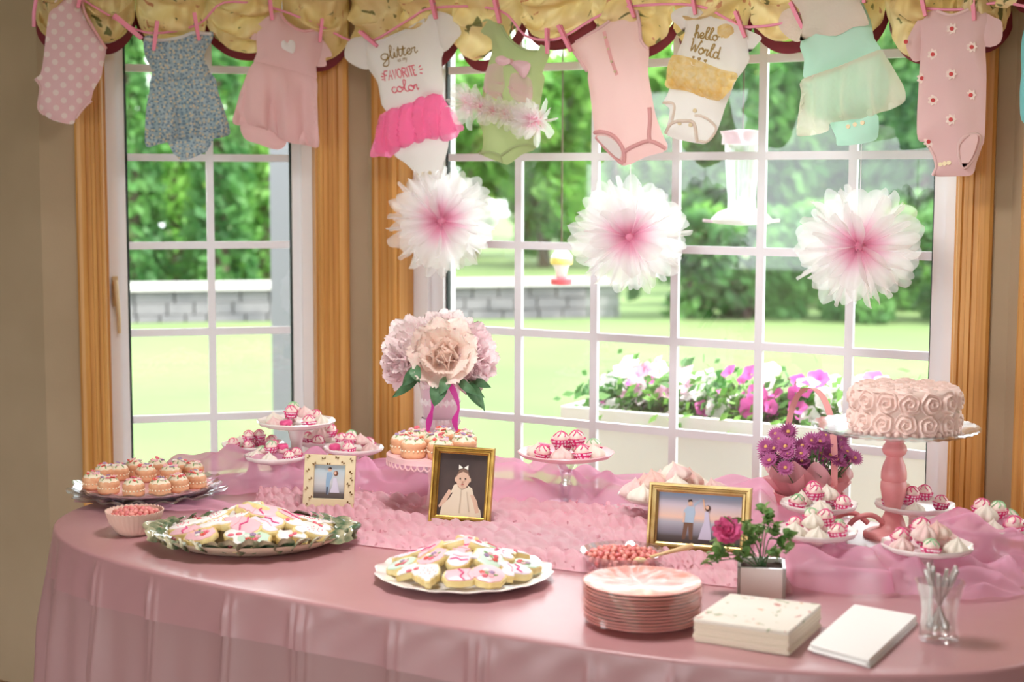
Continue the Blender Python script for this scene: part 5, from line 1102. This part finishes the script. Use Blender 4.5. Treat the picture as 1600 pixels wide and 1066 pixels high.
for i in range(34):
    a = 2*PI*i/34; ob('moulded_leaf', lme, t, (R*.945*math.cos(a), RY*.945*math.sin(a), .035), (.75*math.sin(a)*1+rng.uniform(-.2, .2), -.75*math.cos(a), a+PI/2+rng.uniform(-.5, .5)), scale=rng.uniform(.85, 1.2))
    if i % 4 == 1: ob('moulded_berry', bme, t, (R*.91*math.cos(a), RY*.91*math.sin(a), .040))
for sx in (-1, 1):
    m = MB(); m.tube(catmull([(sx*R*.92, -.03, .036), (sx*R*1.0, -.025, .045), (sx*R*1.06, 0, .048), (sx*R*1.0, .025, .045), (sx*R*.92, .03, .036)], 4), .0075, 8); m.build('handle', m_orn, t)
pile(B, R*.95, RY*.95, TZ+.020, 14, 9, 4, 'the green rimmed oval platter', 'cookies on the green rimmed platter', 6, CF, 1.05)

# ------------------------------------------------------------------ bowls of pink candy
m_candy = [mat('candy_'+str(i), c, .25, trans=.2) for i, c in enumerate(((246, 156, 146), (250, 172, 160), (240, 138, 138)))]
cme = [MB().ball((0, 0, 0), .0062, 10, 7, (1.25, 1, .95)).mesh('candy', m) for m in m_candy]
def candies(c, R, z, n, dome, label, grp, seed):
    r = random.Random(seed)
    for i in range(n):
        q = math.sqrt((i+.5)/n); a = 2.39996*i; o = ob('candy', cme[i % 3], None, (c[0]+R*q*math.cos(a), c[1]+R*q*math.sin(a), z+dome*(1-q*q)+r.uniform(-.002, .003)), (r.uniform(-1, 1), r.uniform(-1, 1), r.uniform(0, 6)), scale=r.uniform(.95, 1.15)); o.name = 'jelly_candy'; tag(o, label, 'candy', grp)
B = P(211, 834); s_ = ppm(B); R = 45/s_; H = Zat(211, 797, B)-TZ
m_ribb = mat('blush_ribbed', (244, 210, 194), .4, trans=.15); m_cbase = mat('candy_mass', (222, 112, 116), .4, bump=(120, .6))
t = thing('ribbed_bowl', 'small ribbed blush bowl of pink candies next to the cut glass plate', 'bowl', B)
rb = lambda a, r, z, k: (r*(1+.014*math.cos(36*a)), .0015*math.cos(36*a) if z > H*.9 else 0)
MB().lathe([(R*.5, 0), (R*.62, .006), (R*.86, H*.5), (R, H), (R*.96, H), (R*.82, H*.5), (R*.5, .008), (.001, .007)], 144, mod=rb).build('bowl', m_ribb, t)
candies(B, R*.78, TZ+H*.82, 62, .012, 'pink jelly candy in the small ribbed blush bowl', 'candies in the ribbed bowl', 1)
candies(B, R*.70, TZ+H*.62, 30, .008, 'pink jelly candy in the small ribbed blush bowl', 'candies in the ribbed bowl', 2)
B = P(972, 896); s_ = ppm(B); R = 67/s_; H = Zat(972, 861, B)-TZ; BG = B
t = thing('glass_candy_bowl', 'flared clear glass bowl of pink candies behind the plate stack', 'bowl', B)
MB().lathe([(R*.42, 0), (R*.5, .004), (R*.78, H*.5), (R, H), (R*.985, H+.002), (R*.74, H*.52), (R*.4, .008), (.001, .007)], 56).build('bowl', m_clear, t)
candies(B, R*.84, TZ+H*.76, 86, .014, 'pink jelly candy in the flared glass bowl', 'candies in the glass bowl', 3)
candies(B, R*.70, TZ+H*.48, 44, .010, 'pink jelly candy in the flared glass bowl', 'candies in the glass bowl', 4)
m_spoon = mat('pale_wood', (232, 200, 150), .5)
a0 = P(1012, 872, TZ+H*.9); a1 = P(1082, 853, TZ+H+.012); t = thing('wooden_spoon', 'pale wooden spoon resting in the glass bowl of candies', 'spoon', a0)
d = a1-a0; MB().tube([tuple(d*u) for u in np.linspace(.05, 1, 8)], [.0035, .0038, .004, .0045, .005, .006, .0075, .006], 8).build('handle', m_spoon, t)
MB().ball(tuple(-d*.18), .016, 14, 8, (1.2, .9, .4)).build('spoon_bowl', m_spoon, t)

# ------------------------------------------------------------------ stacked plates
B = P(1003, 955); s_ = ppm((B[0], B[1], TZ+.06)); R = 89.5/s_; H = Zat(1003, 908, P(1003, 972))-TZ; NP = 12; rim = .014
B = P(1003, 972); pitch_ = (H-rim)/(NP-1)
m_plate = mat('coral_plastic', (240, 158, 146), .28, coat=.3)
prof = [(.001, 0), (R*.66, 0), (R*.72, .002), (R*.93, rim-.004), (R*.985, rim-.001), (R, rim-.0013), (R*1.003, rim), (R, rim+.0013), (R*.98, rim+.0012), (R*.92, rim-.0015), (R*.71, .0042), (R*.65, .002), (.001, .002)]
plm = MB().lathe(prof, 72).mesh('dinner_plate', m_plate)
for i in range(NP):
    o = ob('party_plate', plm, None, (B[0]+.0012*math.sin(i*2.1), B[1]+.0012*math.cos(i*1.7), TZ+i*pitch_)); tag(o, 'coral pink plastic plate on top of the stack' if i == NP-1 else ('coral pink plastic plate at the bottom of the stack' if i == 0 else 'coral pink plastic plate inside the stack'), 'plate', 'stacked coral plates')
m_film = glassy('clear_film', (1, 1, 1), .04, .25, .12)
t = thing('plastic_wrap', 'clear plastic film wrapped over the stack of coral plates', 'plastic wrap', (B[0], B[1], TZ))
def film(u, v):
    a = 2*PI*u; r = R*1.0+.0025+.002*math.sin(9*a+5*v)+.0012*math.sin(23*a+11*v); return (r*math.cos(a), r*math.sin(a), .012+v*(H-.007)+.0012*math.sin(7*a))
MB().grid(film, 120, 8, True).build('side_film', m_film, t)
MB().grid(lambda u, v: (R*.98*(v+.01)*math.cos(2*PI*u), R*.98*(v+.01)*math.sin(2*PI*u), H+.0015-.008*(1-v*v)+.0018*math.sin(14*u*PI+6*v)*v+.001*math.sin(26*PI*u)*v), 90, 14, True).build('top_film', m_film, t)

# ------------------------------------------------------------------ napkins
def quad_pack(name, label, corners, h, n, m_side, m_top, gap=.0, rnd=.0015, fold=False):
    q = [np.array(P(x, y)[:2]) for x, y in corners]; c = sum(q)/4; t = thing(name, label, 'napkins', (*c, TZ)); q = [p-c for p in q]; r = random.Random(2)
    for i in range(n):
        off = np.array([r.uniform(-rnd, rnd), r.uniform(-rnd, rnd)]); z0 = h*i/n; z1 = h*(i+1)/n*.995
        ol = []
        for k in range(4):
            a, b, d = q[k], q[(k-1) % 4], q[(k+1) % 4]; ol += [tuple(a+(b-a)*.025+off), tuple(a+((b-a)+(d-a))*.006+off), tuple(a+(d-a)*.025+off)]
        MB().prism(ol, z0, z1, .012).build('napkin', m_top if i == n-1 else m_side, t, True, sharp=40)
    return t
m_nap = mat('ivory_paper', (238, 224, 204), .8); m_napt = mat('floral_paper', (240, 234, 224), .75, noise=(6, (236, 228, 216)))
floral(m_napt, 20, [(206, 150, 140), (176, 182, 150), (222, 186, 160)], .66)
quad_pack('floral_napkin_stack', 'thick square stack of ivory napkins printed with faded roses', [(1082, 1003), (1232, 1026), (1283, 980), (1140, 962)], .046, 6, m_nap, m_napt)
m_napw = mat('white_paper', (250, 248, 246), .7, bump=(9, .2))
quad_pack('white_napkin_stack', 'low stack of folded white napkins beside the cutlery glass', [(1264, 1020), (1357, 1046), (1432, 975), (1334, 957)], .018, 4, m_napw, m_napw, rnd=.003)

# ------------------------------------------------------------------ cutlery glass
B = P(1466, 1000); s_ = ppm(B); R = 31/s_; H = Zat(1466, 908, B)-TZ
t = thing('cutlery_glass', 'clear flared glass tumbler holding silver cutlery', 'glass', B)
fl8 = lambda a, r, z, k: (r*(1+.035*math.cos(8*a)), 0)
MB().lathe([(R*.92, 0), (R, .004), (R*.92, .020), (R*.86, H*.4), (R*.98, H*.7), (R*1.22, H), (R*1.17, H), (R*.92, H*.7), (R*.79, H*.4), (R*.78, .022), (.001, .018)], 64, mod=fl8).build('tumbler', m_clear, t)
m_sil = mat('silver_plastic', (206, 198, 196), .25, .7)
def utensil(kind):
    def f():
        t = thing('plastic_'+kind, '-', kind); L = .155
        MB().tube([(0, 0, .02), (0, 0, .06), (0, .001, .11), (0, .003, L*.9), (0, .004, L)], [.004, .0036, .0045, .0068, .006], 8).build('handle', m_sil, t)
        MB().ball((0, .004, L+.002), .0062, 10, 6, (1, .5, 1.3)).build('ornate_tip', m_sil, t)
        if kind == 'fork':
            for k in (-1, 0, 1): MB().tube([(k*.004, 0, .022), (k*.0045, 0, .001)], .0013, 5).build('tine', m_sil, t)
        else: MB().ball((0, 0, .016), .010, 10, 6, (.9, .35, 1.4)).build('spoon_bowl', m_sil, t)
        return t
    return Proto(f)
UT = {'fork': utensil('fork'), 'spoon': utensil('spoon')}
for i in range(12):
    a = i*2*PI/11+.3; tl_ = .42 if i < 11 else .05; k = 'fork' if i % 2 else 'spoon'
    UT[k].put((B[0]-R*.52*math.cos(a), B[1]-R*.52*math.sin(a), TZ+.021), (Matrix.Rotation(-tl_*math.sin(a), 3, 'X') @ Matrix.Rotation(tl_*math.cos(a), 3, 'Y')).to_euler(), 'silver plastic %s standing handle up in the clear tumbler' % k, 'cutlery in the tumbler', .74*(1+.08*((i*5) % 3-1)))
# ================================================================== rose cake on its stand
B = P(1394, 838); s0 = ppm((B[0], B[1], TZ+.2)); zt = Zat(1400, 655, B)-TZ
m_post = mat('pink_paint', (236, 158, 158), .4, noise=(20, (230, 148, 150)))
t = thing('rose_cake_stand', 'tall pink turned wooden stand carrying a wide glass plate and the rose cake', 'cake stand', B)
def zz(py): return Zat(1394, py, B)-TZ
pp_ = [(45, 838), (45, 833), (38, 829), (21, 824), (19, 815), (15, 806), (11, 797), (14, 788), (18, 775), (20.5, 762), (20, 753), (18, 751), (20, 748), (20, 738), (17, 726), (13, 717), (12, 713), (17, 709), (19.5, 703), (18, 697), (14, 692), (13, 686), (16, 680), (20, 677)]
prof = [(r/s0, max(0, zz(y))) for r, y in pp_]; prof[0] = (prof[0][0], 0)
MB().lathe(prof, 32).build('turned_post', m_post, t)
R = 129/s0
m_gp = glassy('pressed_glass', (.93, .97, .96), .28, .85, .10)
ztop = prof[-1][1]
MB().lathe([(.001, ztop-.002), (R*.5, ztop), (R*.9, ztop+.008), (R, ztop+.017), (R*.99, ztop+.021), (R*.88, ztop+.014), (R*.5, ztop+.008), (.001, ztop+.008)], 80, mod=lambda a, r, z, k: (r, .0012*math.cos(40*a) if r > R*.8 else 0)).build('glass_plate', m_gp, t)
for dx in (-.015, .03):
    m = MB(); m.tube(catmull([(-.04+dx, -.02, .03), (-.07+dx, -.04, .055), (-.105+dx, -.06, .045), (-.125+dx, -.075, .012)], 5), .0065, 8); m.build('curved_arm', m_post, t)
# the cake
zc = TZ+ztop+.009; cB = np.array([B[0], B[1]])+np.array([rt[0], rt[1]])*(14/s0); CR = 80/s0; CH = Zat(1410, 590, (cB[0], cB[1]))-zc-.02
t = thing('rosette_cake', 'round cake covered in piped pink buttercream roses on the glass plate', 'cake', (*cB, zc))
m_butter = mat('pink_buttercream', (250, 224, 214), .5, trans=.12, noise=(30, (246, 212, 204)))
MB().lathe([(CR*.97, 0), (CR, .01), (CR, CH-.01), (CR*.95, CH), (.001, CH+.002)], 48).build('cake_body', m_butter, t)
def rosette(seed):
    r = random.Random(seed); q = r.uniform(0, 6)
    def fn(u, v):                              # a piped spiral: the ridge winds outwards from the centre
        a = 2*PI*u; turn = a/(2*PI); ph = 2*PI*(v*2.6-turn)+q
        ridge = .5+.5*math.cos(ph); rad = v*(1+.05*math.cos(5*a+q)); z = .45*(1-v**2.5)+.42*(ridge**1.4-.4)*min(1, 4*v+.15)*(1-.15*v)+.035*math.sin(9*a+6*v+q)*v
        return (rad*math.cos(a), rad*math.sin(a), z if v < .999 else -.12)
    return MB().grid(fn, 40, 20, True).mesh('piped_rose', m_butter)
ros = [rosette(i) for i in range(4)]
nR = 15; rw = 2*PI*CR/nR*.56
for row in range(2):
    for i in range(nR):
        a = 2*PI*(i+.5*(row % 2)*.3)/nR; z = CH*(.27+.46*row)
        o = ob('piped_rose', ros[(i*3+row) % 4], t, (CR*.985*math.cos(a), CR*.985*math.sin(a), z)); o.rotation_mode = 'QUATERNION'; o.rotation_quaternion = Vector((math.cos(a), math.sin(a), .08)).to_track_quat('Z', 'Y') @ Euler((0, 0, i*1.1)).to_quaternion(); o.scale = (rw, max(rw, CH*.27), rw*.85)
for ring, n in ((.80, 12), (.44, 7), (.08, 1)):
    for i in range(n):
        a = 2*PI*i/n+ring; ob('piped_rose', ros[i % 4], t, (CR*ring*math.cos(a), CR*ring*math.sin(a), CH-.003), (0, 0, a), scale=(rw*.95, rw*.95, rw*.55))
m = MB()
for i in range(40): a = 2*PI*i/40; m.ball((CR*1.02*math.cos(a), CR*1.02*math.sin(a), .005), .008, 8, 5)
m.build('piped_border', m_butter, t)

# ================================================================== peonies in a vase
B = P(688, 768); FWH = np.array([fw[0], fw[1], 0])/math.hypot(fw[0], fw[1])
def on(px, py, dd=0.): return PV(px, py, FWH, np.array([B[0], B[1], 0])-FWH*dd)-np.array([B[0], B[1], TZ])
s_ = ppm((B[0], B[1], 1.0)); H = Zat(688, 592, B)-TZ
m_vase = mat('milk_glass', (248, 226, 236), .25, trans=.3); m_vlace = mat('vase_lace', (252, 246, 248), .6, bump=(120, .5)); m_mag = mat('magenta_ribbon', (226, 70, 180), .35, trans=.25)
t = thing('flower_vase', 'pale pink vase with lace bands and magenta ribbon behind the cookie cup stand', 'vase', B)
V = 1/s_
MB().lathe([(27*V, 0), (29*V, .01), (24*V, H*.3), (25*V, H*.6), (31*V, H*.9), (36*V, H), (34*V, H), (23*V, H*.6), (20*V, .02), (.001, .018)], 40).build('vase_body', m_vase, t)
for k in (.62, .80):
    MB().lathe([(27*V, H*k-.012), (31*V, H*k), (29*V, H*k+.012)], 60, cap=False, mod=lambda a, r, z, q: (r*(1+.05*math.cos(20*a)), 0)).build('lace_band', m_vlace, t)
for x0, x1 in ((703, 722), (676, 668)):
    pth = catmull([on(x0, 600, .08), on((x0+x1)/2+4, 635, .085), on((x0+x1)/2-2, 660, .08), on(x1, 690, .085)], 6); m = MB(); vs = []
    for i, p in enumerate(pth):
        d = np.array([rt[0], rt[1], 0])*(3.4*V+1.4*V*math.sin(i*.7)); vs += [p-d, p+d+np.array([0, 0, .004*math.sin(i*.9)])]
    m.add(vs, [(2*i, 2*i+1, 2*i+3, 2*i+2) for i in range(len(pth)-1)]); m.build('ribbon_tail', m_mag, t)
m_peo = [mat('peony_'+n, c, .6, trans=.45, noise=(12, c2)) for n, c, c2 in (('blush', (255, 246, 244), (253, 234, 236)), ('peach', (255, 244, 234), (254, 232, 224)), ('rose', (254, 228, 234), (255, 242, 244)))]
m_gleaf = mat('peony_leaf', (66, 112, 72), .5, noise=(20, (104, 146, 108)), trans=.25)
def petal(seed, mt):
    r = random.Random(seed); cu = r.uniform(.35, .6)
    def fn(u, v):
        a = (u-.5)*2; w_ = .52*math.sin(PI*(.12+.80*v))**.7; x = a*w_
        return (x, -cu*(.35*v*v)+.30*x*x*1.4+.03*math.sin(9*a+seed)*v, v*(1-.10*a*a+.04*math.sin(11*a+seed)))
    return MB().grid(fn, 8, 7).mesh('petal', mt)
pts_ = [[petal(10*k+i, m_peo[k]) for i in range(4)] for k in range(3)]
bq = thing('peony_bouquet', 'bouquet of blush and peach peonies with dark green leaves in the vase', 'bouquet', B)
def bloom(px, py, dd, r_px, k, aim, parent=bq, seed=0):
    c = on(px, py, dd); R_ = r_px/s_; e = ob('peony_bloom', None, parent, tuple(c)); e.rotation_mode = 'QUATERNION'; e.rotation_quaternion = Vector(aim).to_track_quat('Z', 'Y'); rr_ = random.Random(seed)
    MB().ball((0, 0, -R_*.1), R_*.34, 12, 8).build('flower_core', m_peo[k], e)
    for lay, (n, tilt, ln, z) in enumerate(((5, .12, .62, -.12), (7, .42, .82, -.2), (8, .80, .98, -.25), (9, 1.2, 1.05, -.28))):
        for i in range(n):
            a = 2*PI*(i+.5*lay)/n+rr_.uniform(-.15, .15); o = ob('petal', pts_[k][rr_.randrange(4)], e, (.14*R_*math.cos(a)*(lay+1)*.5, .14*R_*math.sin(a)*(lay+1)*.5, z*R_))
            o.rotation_euler = (Matrix.Rotation(a-PI/2, 3, 'Z') @ Matrix.Rotation(-tilt-rr_.uniform(-.12, .12), 3, 'X')).to_euler(); q = R_*ln*rr_.uniform(.92, 1.06); o.scale = (q*1.05, q, q)
tc_ = -FWH
def aim(x, z, t_=1.): v = np.array([rt[0], rt[1], 0])*x+np.array([0, 0, 1])*z+tc_*t_; return tuple(v)
for i, a in enumerate(((693, 553, .13, 47, 1, aim(0, .35, 1)), (640, 540, .07, 42, 0, aim(-.7, .5, .8)), (692, 516, .03, 42, 0, aim(0, 1, .4)), (738, 550, .07, 40, 2, aim(.8, .4, .7)), (624, 573, .06, 33, 2, aim(-1, -.1, .8)), (733, 577, .09, 33, 2, aim(.9, -.1, .9)), (668, 570, .10, 32, 0, aim(-.3, -.2, 1)), (655, 520, -.05, 36, 0, aim(-.5, .9, -.2)), (730, 522, -.04, 36, 0, aim(.6, .9, -.2)))): bloom(*a, seed=i)
def blade(parent, a, b, wd, mt, bend=.02, nm='leaf'):
    a, b = Vector(a), Vector(b); d = b-a; L = d.length; side = d.cross(Vector(tuple(tc_))).normalized(); up_ = side.cross(d).normalized()
    def fn(u, v):
        k = (u-.5)*2; p = a+d*v+side*(k*wd*math.sin(PI*min(1, .06+v*.94))**.8)+up_*(bend*math.sin(PI*v)-abs(k)*wd*-.25); return tuple(p)
    MB().grid(fn, 4, 10).build(nm, mt, parent)
for (x0, y0, x1, y1, w_, dd) in ((690, 592, 678, 636, 13, .16), (700, 590, 686, 618, 9, .17), (655, 588, 612, 622, 7, .11), (650, 578, 628, 604, 9, .13), (648, 572, 656, 600, 9, .16), (725, 592, 756, 640, 8, .11), (735, 588, 768, 606, 8, .10), (728, 594, 758, 622, 6, .13), (716, 592, 748, 618, 7, .15), (745, 600, 758, 645, 4, .12)):
    blade(bq, on(x0, y0, dd-.03), on(x1, y1, dd), w_/s_, m_gleaf)
m_stem = mat('green_stem', (92, 132, 84), .6)
for i in range(7):
    a = i*.9; MB().tube([(.012*math.cos(a), .012*math.sin(a), .03), (.02*math.cos(a), .02*math.sin(a), H), tuple(on(690+22*math.cos(a), 560, .05))], .003, 6).build('stem', m_stem, bq)

# ================================================================== purple mums in a wrapped basket
B = P(1263, 806); s_ = ppm((B[0], B[1], TZ+.12)); V = 1/s_
m_tis = sheer('pink_tissue', (250, 190, 196), .82, .5); m_bask = mat('pink_basket', (236, 166, 166), .5)
t = thing('pink_basket', 'pink basket with a tall hooped handle around the purple flowers', 'basket', B, (0, 0, CF))
MB().lathe([(38*V, 0), (46*V, .004), (52*V, .05), (56*V, .062), (53*V, .062), (42*V, .008), (.001, .008)], 40).build('basket_body', m_bask, t)
hh = Zat(1263, 607, B)-TZ; m = MB(); pth = [(-30*V*math.cos(a), -44*V*math.cos(a)*1.0, .05+(hh-.05)*math.sin(a)**.55) for a in np.linspace(0.02, PI-.02, 40)]
vs = []
for x, y, z in pth: vs += [(x-5*V, y, z), (x+5*V, y, z), (x+5*V, y+.002, z+.002), (x-5*V, y+.002, z+.002)]
vs = [(x, -y if True else y, z) for x, y, z in vs]
m.add(vs, [(4*i+k, 4*i+(k+1) % 4, 4*i+4+(k+1) % 4, 4*i+4+k) for i in range(39) for k in range(4)]); m.build('handle', m_bask, t)
t = thing('wrapped_mum', 'potted purple chrysanthemum wrapped in pink tissue paper', 'flower', (B[0], B[1], TZ+.01), (0, 0, CF))
for k in range(2):
    def wrapf(u, v, k=k):
        a = 2*PI*u+k*.5; pk = .5+.5*math.cos((4 if k else 3)*a); r = (30+34*v**1.1+8*v*math.sin(9*a+k))*V; return (r*math.cos(a), r*math.sin(a)*.85, (.012+v*(.075+.06*pk**2)))
    MB().grid(wrapf, 72, 8, True).build('tissue_sheet', m_tis, t)
m_mum = [mat('mum_purple', (176, 84, 146), .6, noise=(30, (200, 116, 170)), trans=.25), mat('mum_plum', (146, 62, 116), .6, noise=(30, (176, 90, 144)), trans=.2)]; m_eye = mat('mum_eye', (226, 178, 110), .7)
def mum_me(mt, n=20):
    m = MB()
    for lay, (k, tl_, L) in enumerate(((n, .25, 1.), (n-6, .65, .75))):
        for i in range(k):
            a = 2*PI*(i+.5*lay)/k; c_, q_ = math.cos(a), math.sin(a); w_ = .13
            m.add([(.12*c_, .12*q_, .05), (.6*L*c_-w_*q_, .6*L*q_+w_*c_, .6*L*math.sin(tl_)), (L*c_*math.cos(tl_)*1.05, L*q_*math.cos(tl_)*1.05, L*math.sin(tl_)), (.6*L*c_+w_*q_, .6*L*q_-w_*c_, .6*L*math.sin(tl_))], [(0, 1, 2, 3)])
    return m.mesh('petals', mt)
mum_m = [mum_me(m) for m in m_mum]; eye_m = MB().ball((0, 0, .12), .2, 8, 5, (1, 1, .6)).mesh('flower_eye', m_eye)
rr_ = random.Random(9); mleaf = mat('mum_leaf', (70, 112, 58), .6, noise=(20, (104, 140, 74)), trans=.25)
lfm = MB().grid(lambda u, v: ((u-.5)*.9*math.sin(PI*min(1, .1+.9*v))**.7, v, .12*math.sin(PI*v)+.25*abs(u-.5)), 4, 5).mesh('leaf', mleaf)
zf = Zat(1258, 708, B)-TZ-.01
for i in range(54):
    x = rr_.uniform(-1, 1)*70; y = rr_.uniform(-1, .6)*46; z = zf+(36*math.sqrt(max(0, 1-(x/72)**2))*rr_.uniform(-.75, 1))*V+(-y*.05)*V
    e = ob('mum_bloom', None, t, ((x-4)*V, y*V, z), (rr_.uniform(.3, 1.1), rr_.uniform(-.5, .5), rr_.uniform(0, 6)), scale=rr_.uniform(13, 17)*V)
    e.rotation_euler = (Matrix.Rotation(x/72*.7, 3, 'Y') @ Matrix.Rotation(.75+rr_.uniform(-.35, .25), 3, 'X')).to_euler()
    ob('petals', mum_m[i % 2 if i % 5 else 0], e); ob('flower_eye', eye_m, e)
    MB().tube([(0, 0, .02), ((x-4)*V*.6, y*V*.6, z*.6), ((x-4)*V, y*V, z-.004)], .0014, 5).build('stem', m_stem, t)
for i in range(70):
    a = rr_.uniform(0, 6.28); q = rr_.uniform(10, 60)*V; ob('leaf', lfm, t, (q*math.cos(a), q*.7*math.sin(a), zf-rr_.uniform(8, 55)*V), (rr_.uniform(-.6, .6), rr_.uniform(-.4, .8), rr_.uniform(0, 6)), scale=rr_.uniform(13, 20)*V)

# ================================================================== miniature rose in a square white pot
B = P(1189, 925); s_ = ppm(B); V = 1/s_; HP = Zat(1189, 884, B)-TZ+.006
t = thing('square_pot', 'small square white pot holding a miniature rose', 'pot', B, (0, 0, CF-.15)); a = 37*V
m = MB(); m.prism([(-a*.9, -a*.9), (a*.9, -a*.9), (a*.9, a*.9), (-a*.9, a*.9)], 0, HP*.12)
for sx, sy in ((1, 0), (-1, 0), (0, 1), (0, -1)):
    m.box((sx*a*.93, sy*a*.93, HP/2), (a*.14 if sx else a*2, a*.14 if sy else a*2, HP))
m.build('pot_walls', m_porc, t, False)
MB().grid(lambda u, v: ((u-.5)*a*1.75, (v-.5)*a*1.75, HP*.86+.004*math.sin(20*u)*math.cos(17*v)), 12, 12).build('soil', m_soil, t)
ro = thing('miniature_rose', 'leafy miniature rose with one bright pink bloom in the square pot', 'plant', (B[0], B[1], TZ+HP*.8), (0, 0, CF))
m_rl = [mat('rose_leaf', (78, 124, 62), .5, noise=(20, (120, 160, 84)), trans=.3), mat('rose_leaf_pale', (128, 168, 92), .5, noise=(20, (166, 190, 130)), trans=.3)]
rlm = [MB().grid(lambda u, v: ((u-.5)*.75*math.sin(PI*min(1, .08+.92*v))**.7, v, .15*math.sin(PI*v)+.22*abs(u-.5)), 4, 5).mesh('leaf', m_) for m_ in m_rl]
rr_ = random.Random(4)
def lp_(px, py, dy=0.): return ((px-1189)*V, dy, (884-py)*V+.01)
stems = [(1130, 828, -.02), (1112, 868, -.03), (1106, 880, -.01), (1140, 845, .02), (1160, 832, -.02), (1172, 848, .0), (1185, 838, .03), (1200, 822, .0), (1212, 840, .02), (1226, 858, -.01), (1236, 846, .01), (1150, 870, -.035), (1210, 868, -.03), (1128, 852, .0), (1196, 808, .02)]
for i, (x, y, dy) in enumerate(stems):
    e = lp_(x, y, dy); mid = (e[0]*.45, e[1]*.4, e[2]*.62+.012); MB().tube(catmull([(rr_.uniform(-.01, .01), 0, .0), mid, e], 5), .0013, 5).build('stem', m_stem, ro)
    for k in range(11):
        u = rr_.uniform(.35, 1.05); p = [mid[q]*(1-u)*1.4+e[q]*u if u < 1 else e[q] for q in range(3)]
        ob('leaf', rlm[0 if rr_.random() < .6 else 1], ro, (p[0]+rr_.uniform(-.006, .006), p[1]+rr_.uniform(-.012, .012), p[2]+rr_.uniform(-.008, .008)), (rr_.uniform(-.3, 1.2), rr_.uniform(-.8, .8), rr_.uniform(0, 6)), scale=rr_.uniform(12, 21)*V)
m_rose = mat('bright_rose', (232, 84, 152), .55, noise=(40, (242, 140, 186)), trans=.3)
rpm = [petal(90+i, m_rose) for i in range(3)]; e = ob('rose_bloom', None, ro, lp_(1131, 826, -.035), (.9, -.1, 0))
MB().ball((0, 0, .004), .008, 10, 6).build('flower_core', m_rose, e)
for lay, (n, tl_, ln) in enumerate(((6, .2, .5), (9, .6, .75), (11, 1.0, .95), (12, 1.35, 1.05))):
    for i in range(n):
        a_ = 2*PI*(i+.5*lay)/n; o = ob('petal', rpm[i % 3], e, (.003*math.cos(a_), .003*math.sin(a_), -.002*lay)); o.rotation_euler = (Matrix.Rotation(a_-PI/2, 3, 'Z') @ Matrix.Rotation(-tl_, 3, 'X')).to_euler(); q = 22*V*ln; o.scale = (q*.75, q, q)
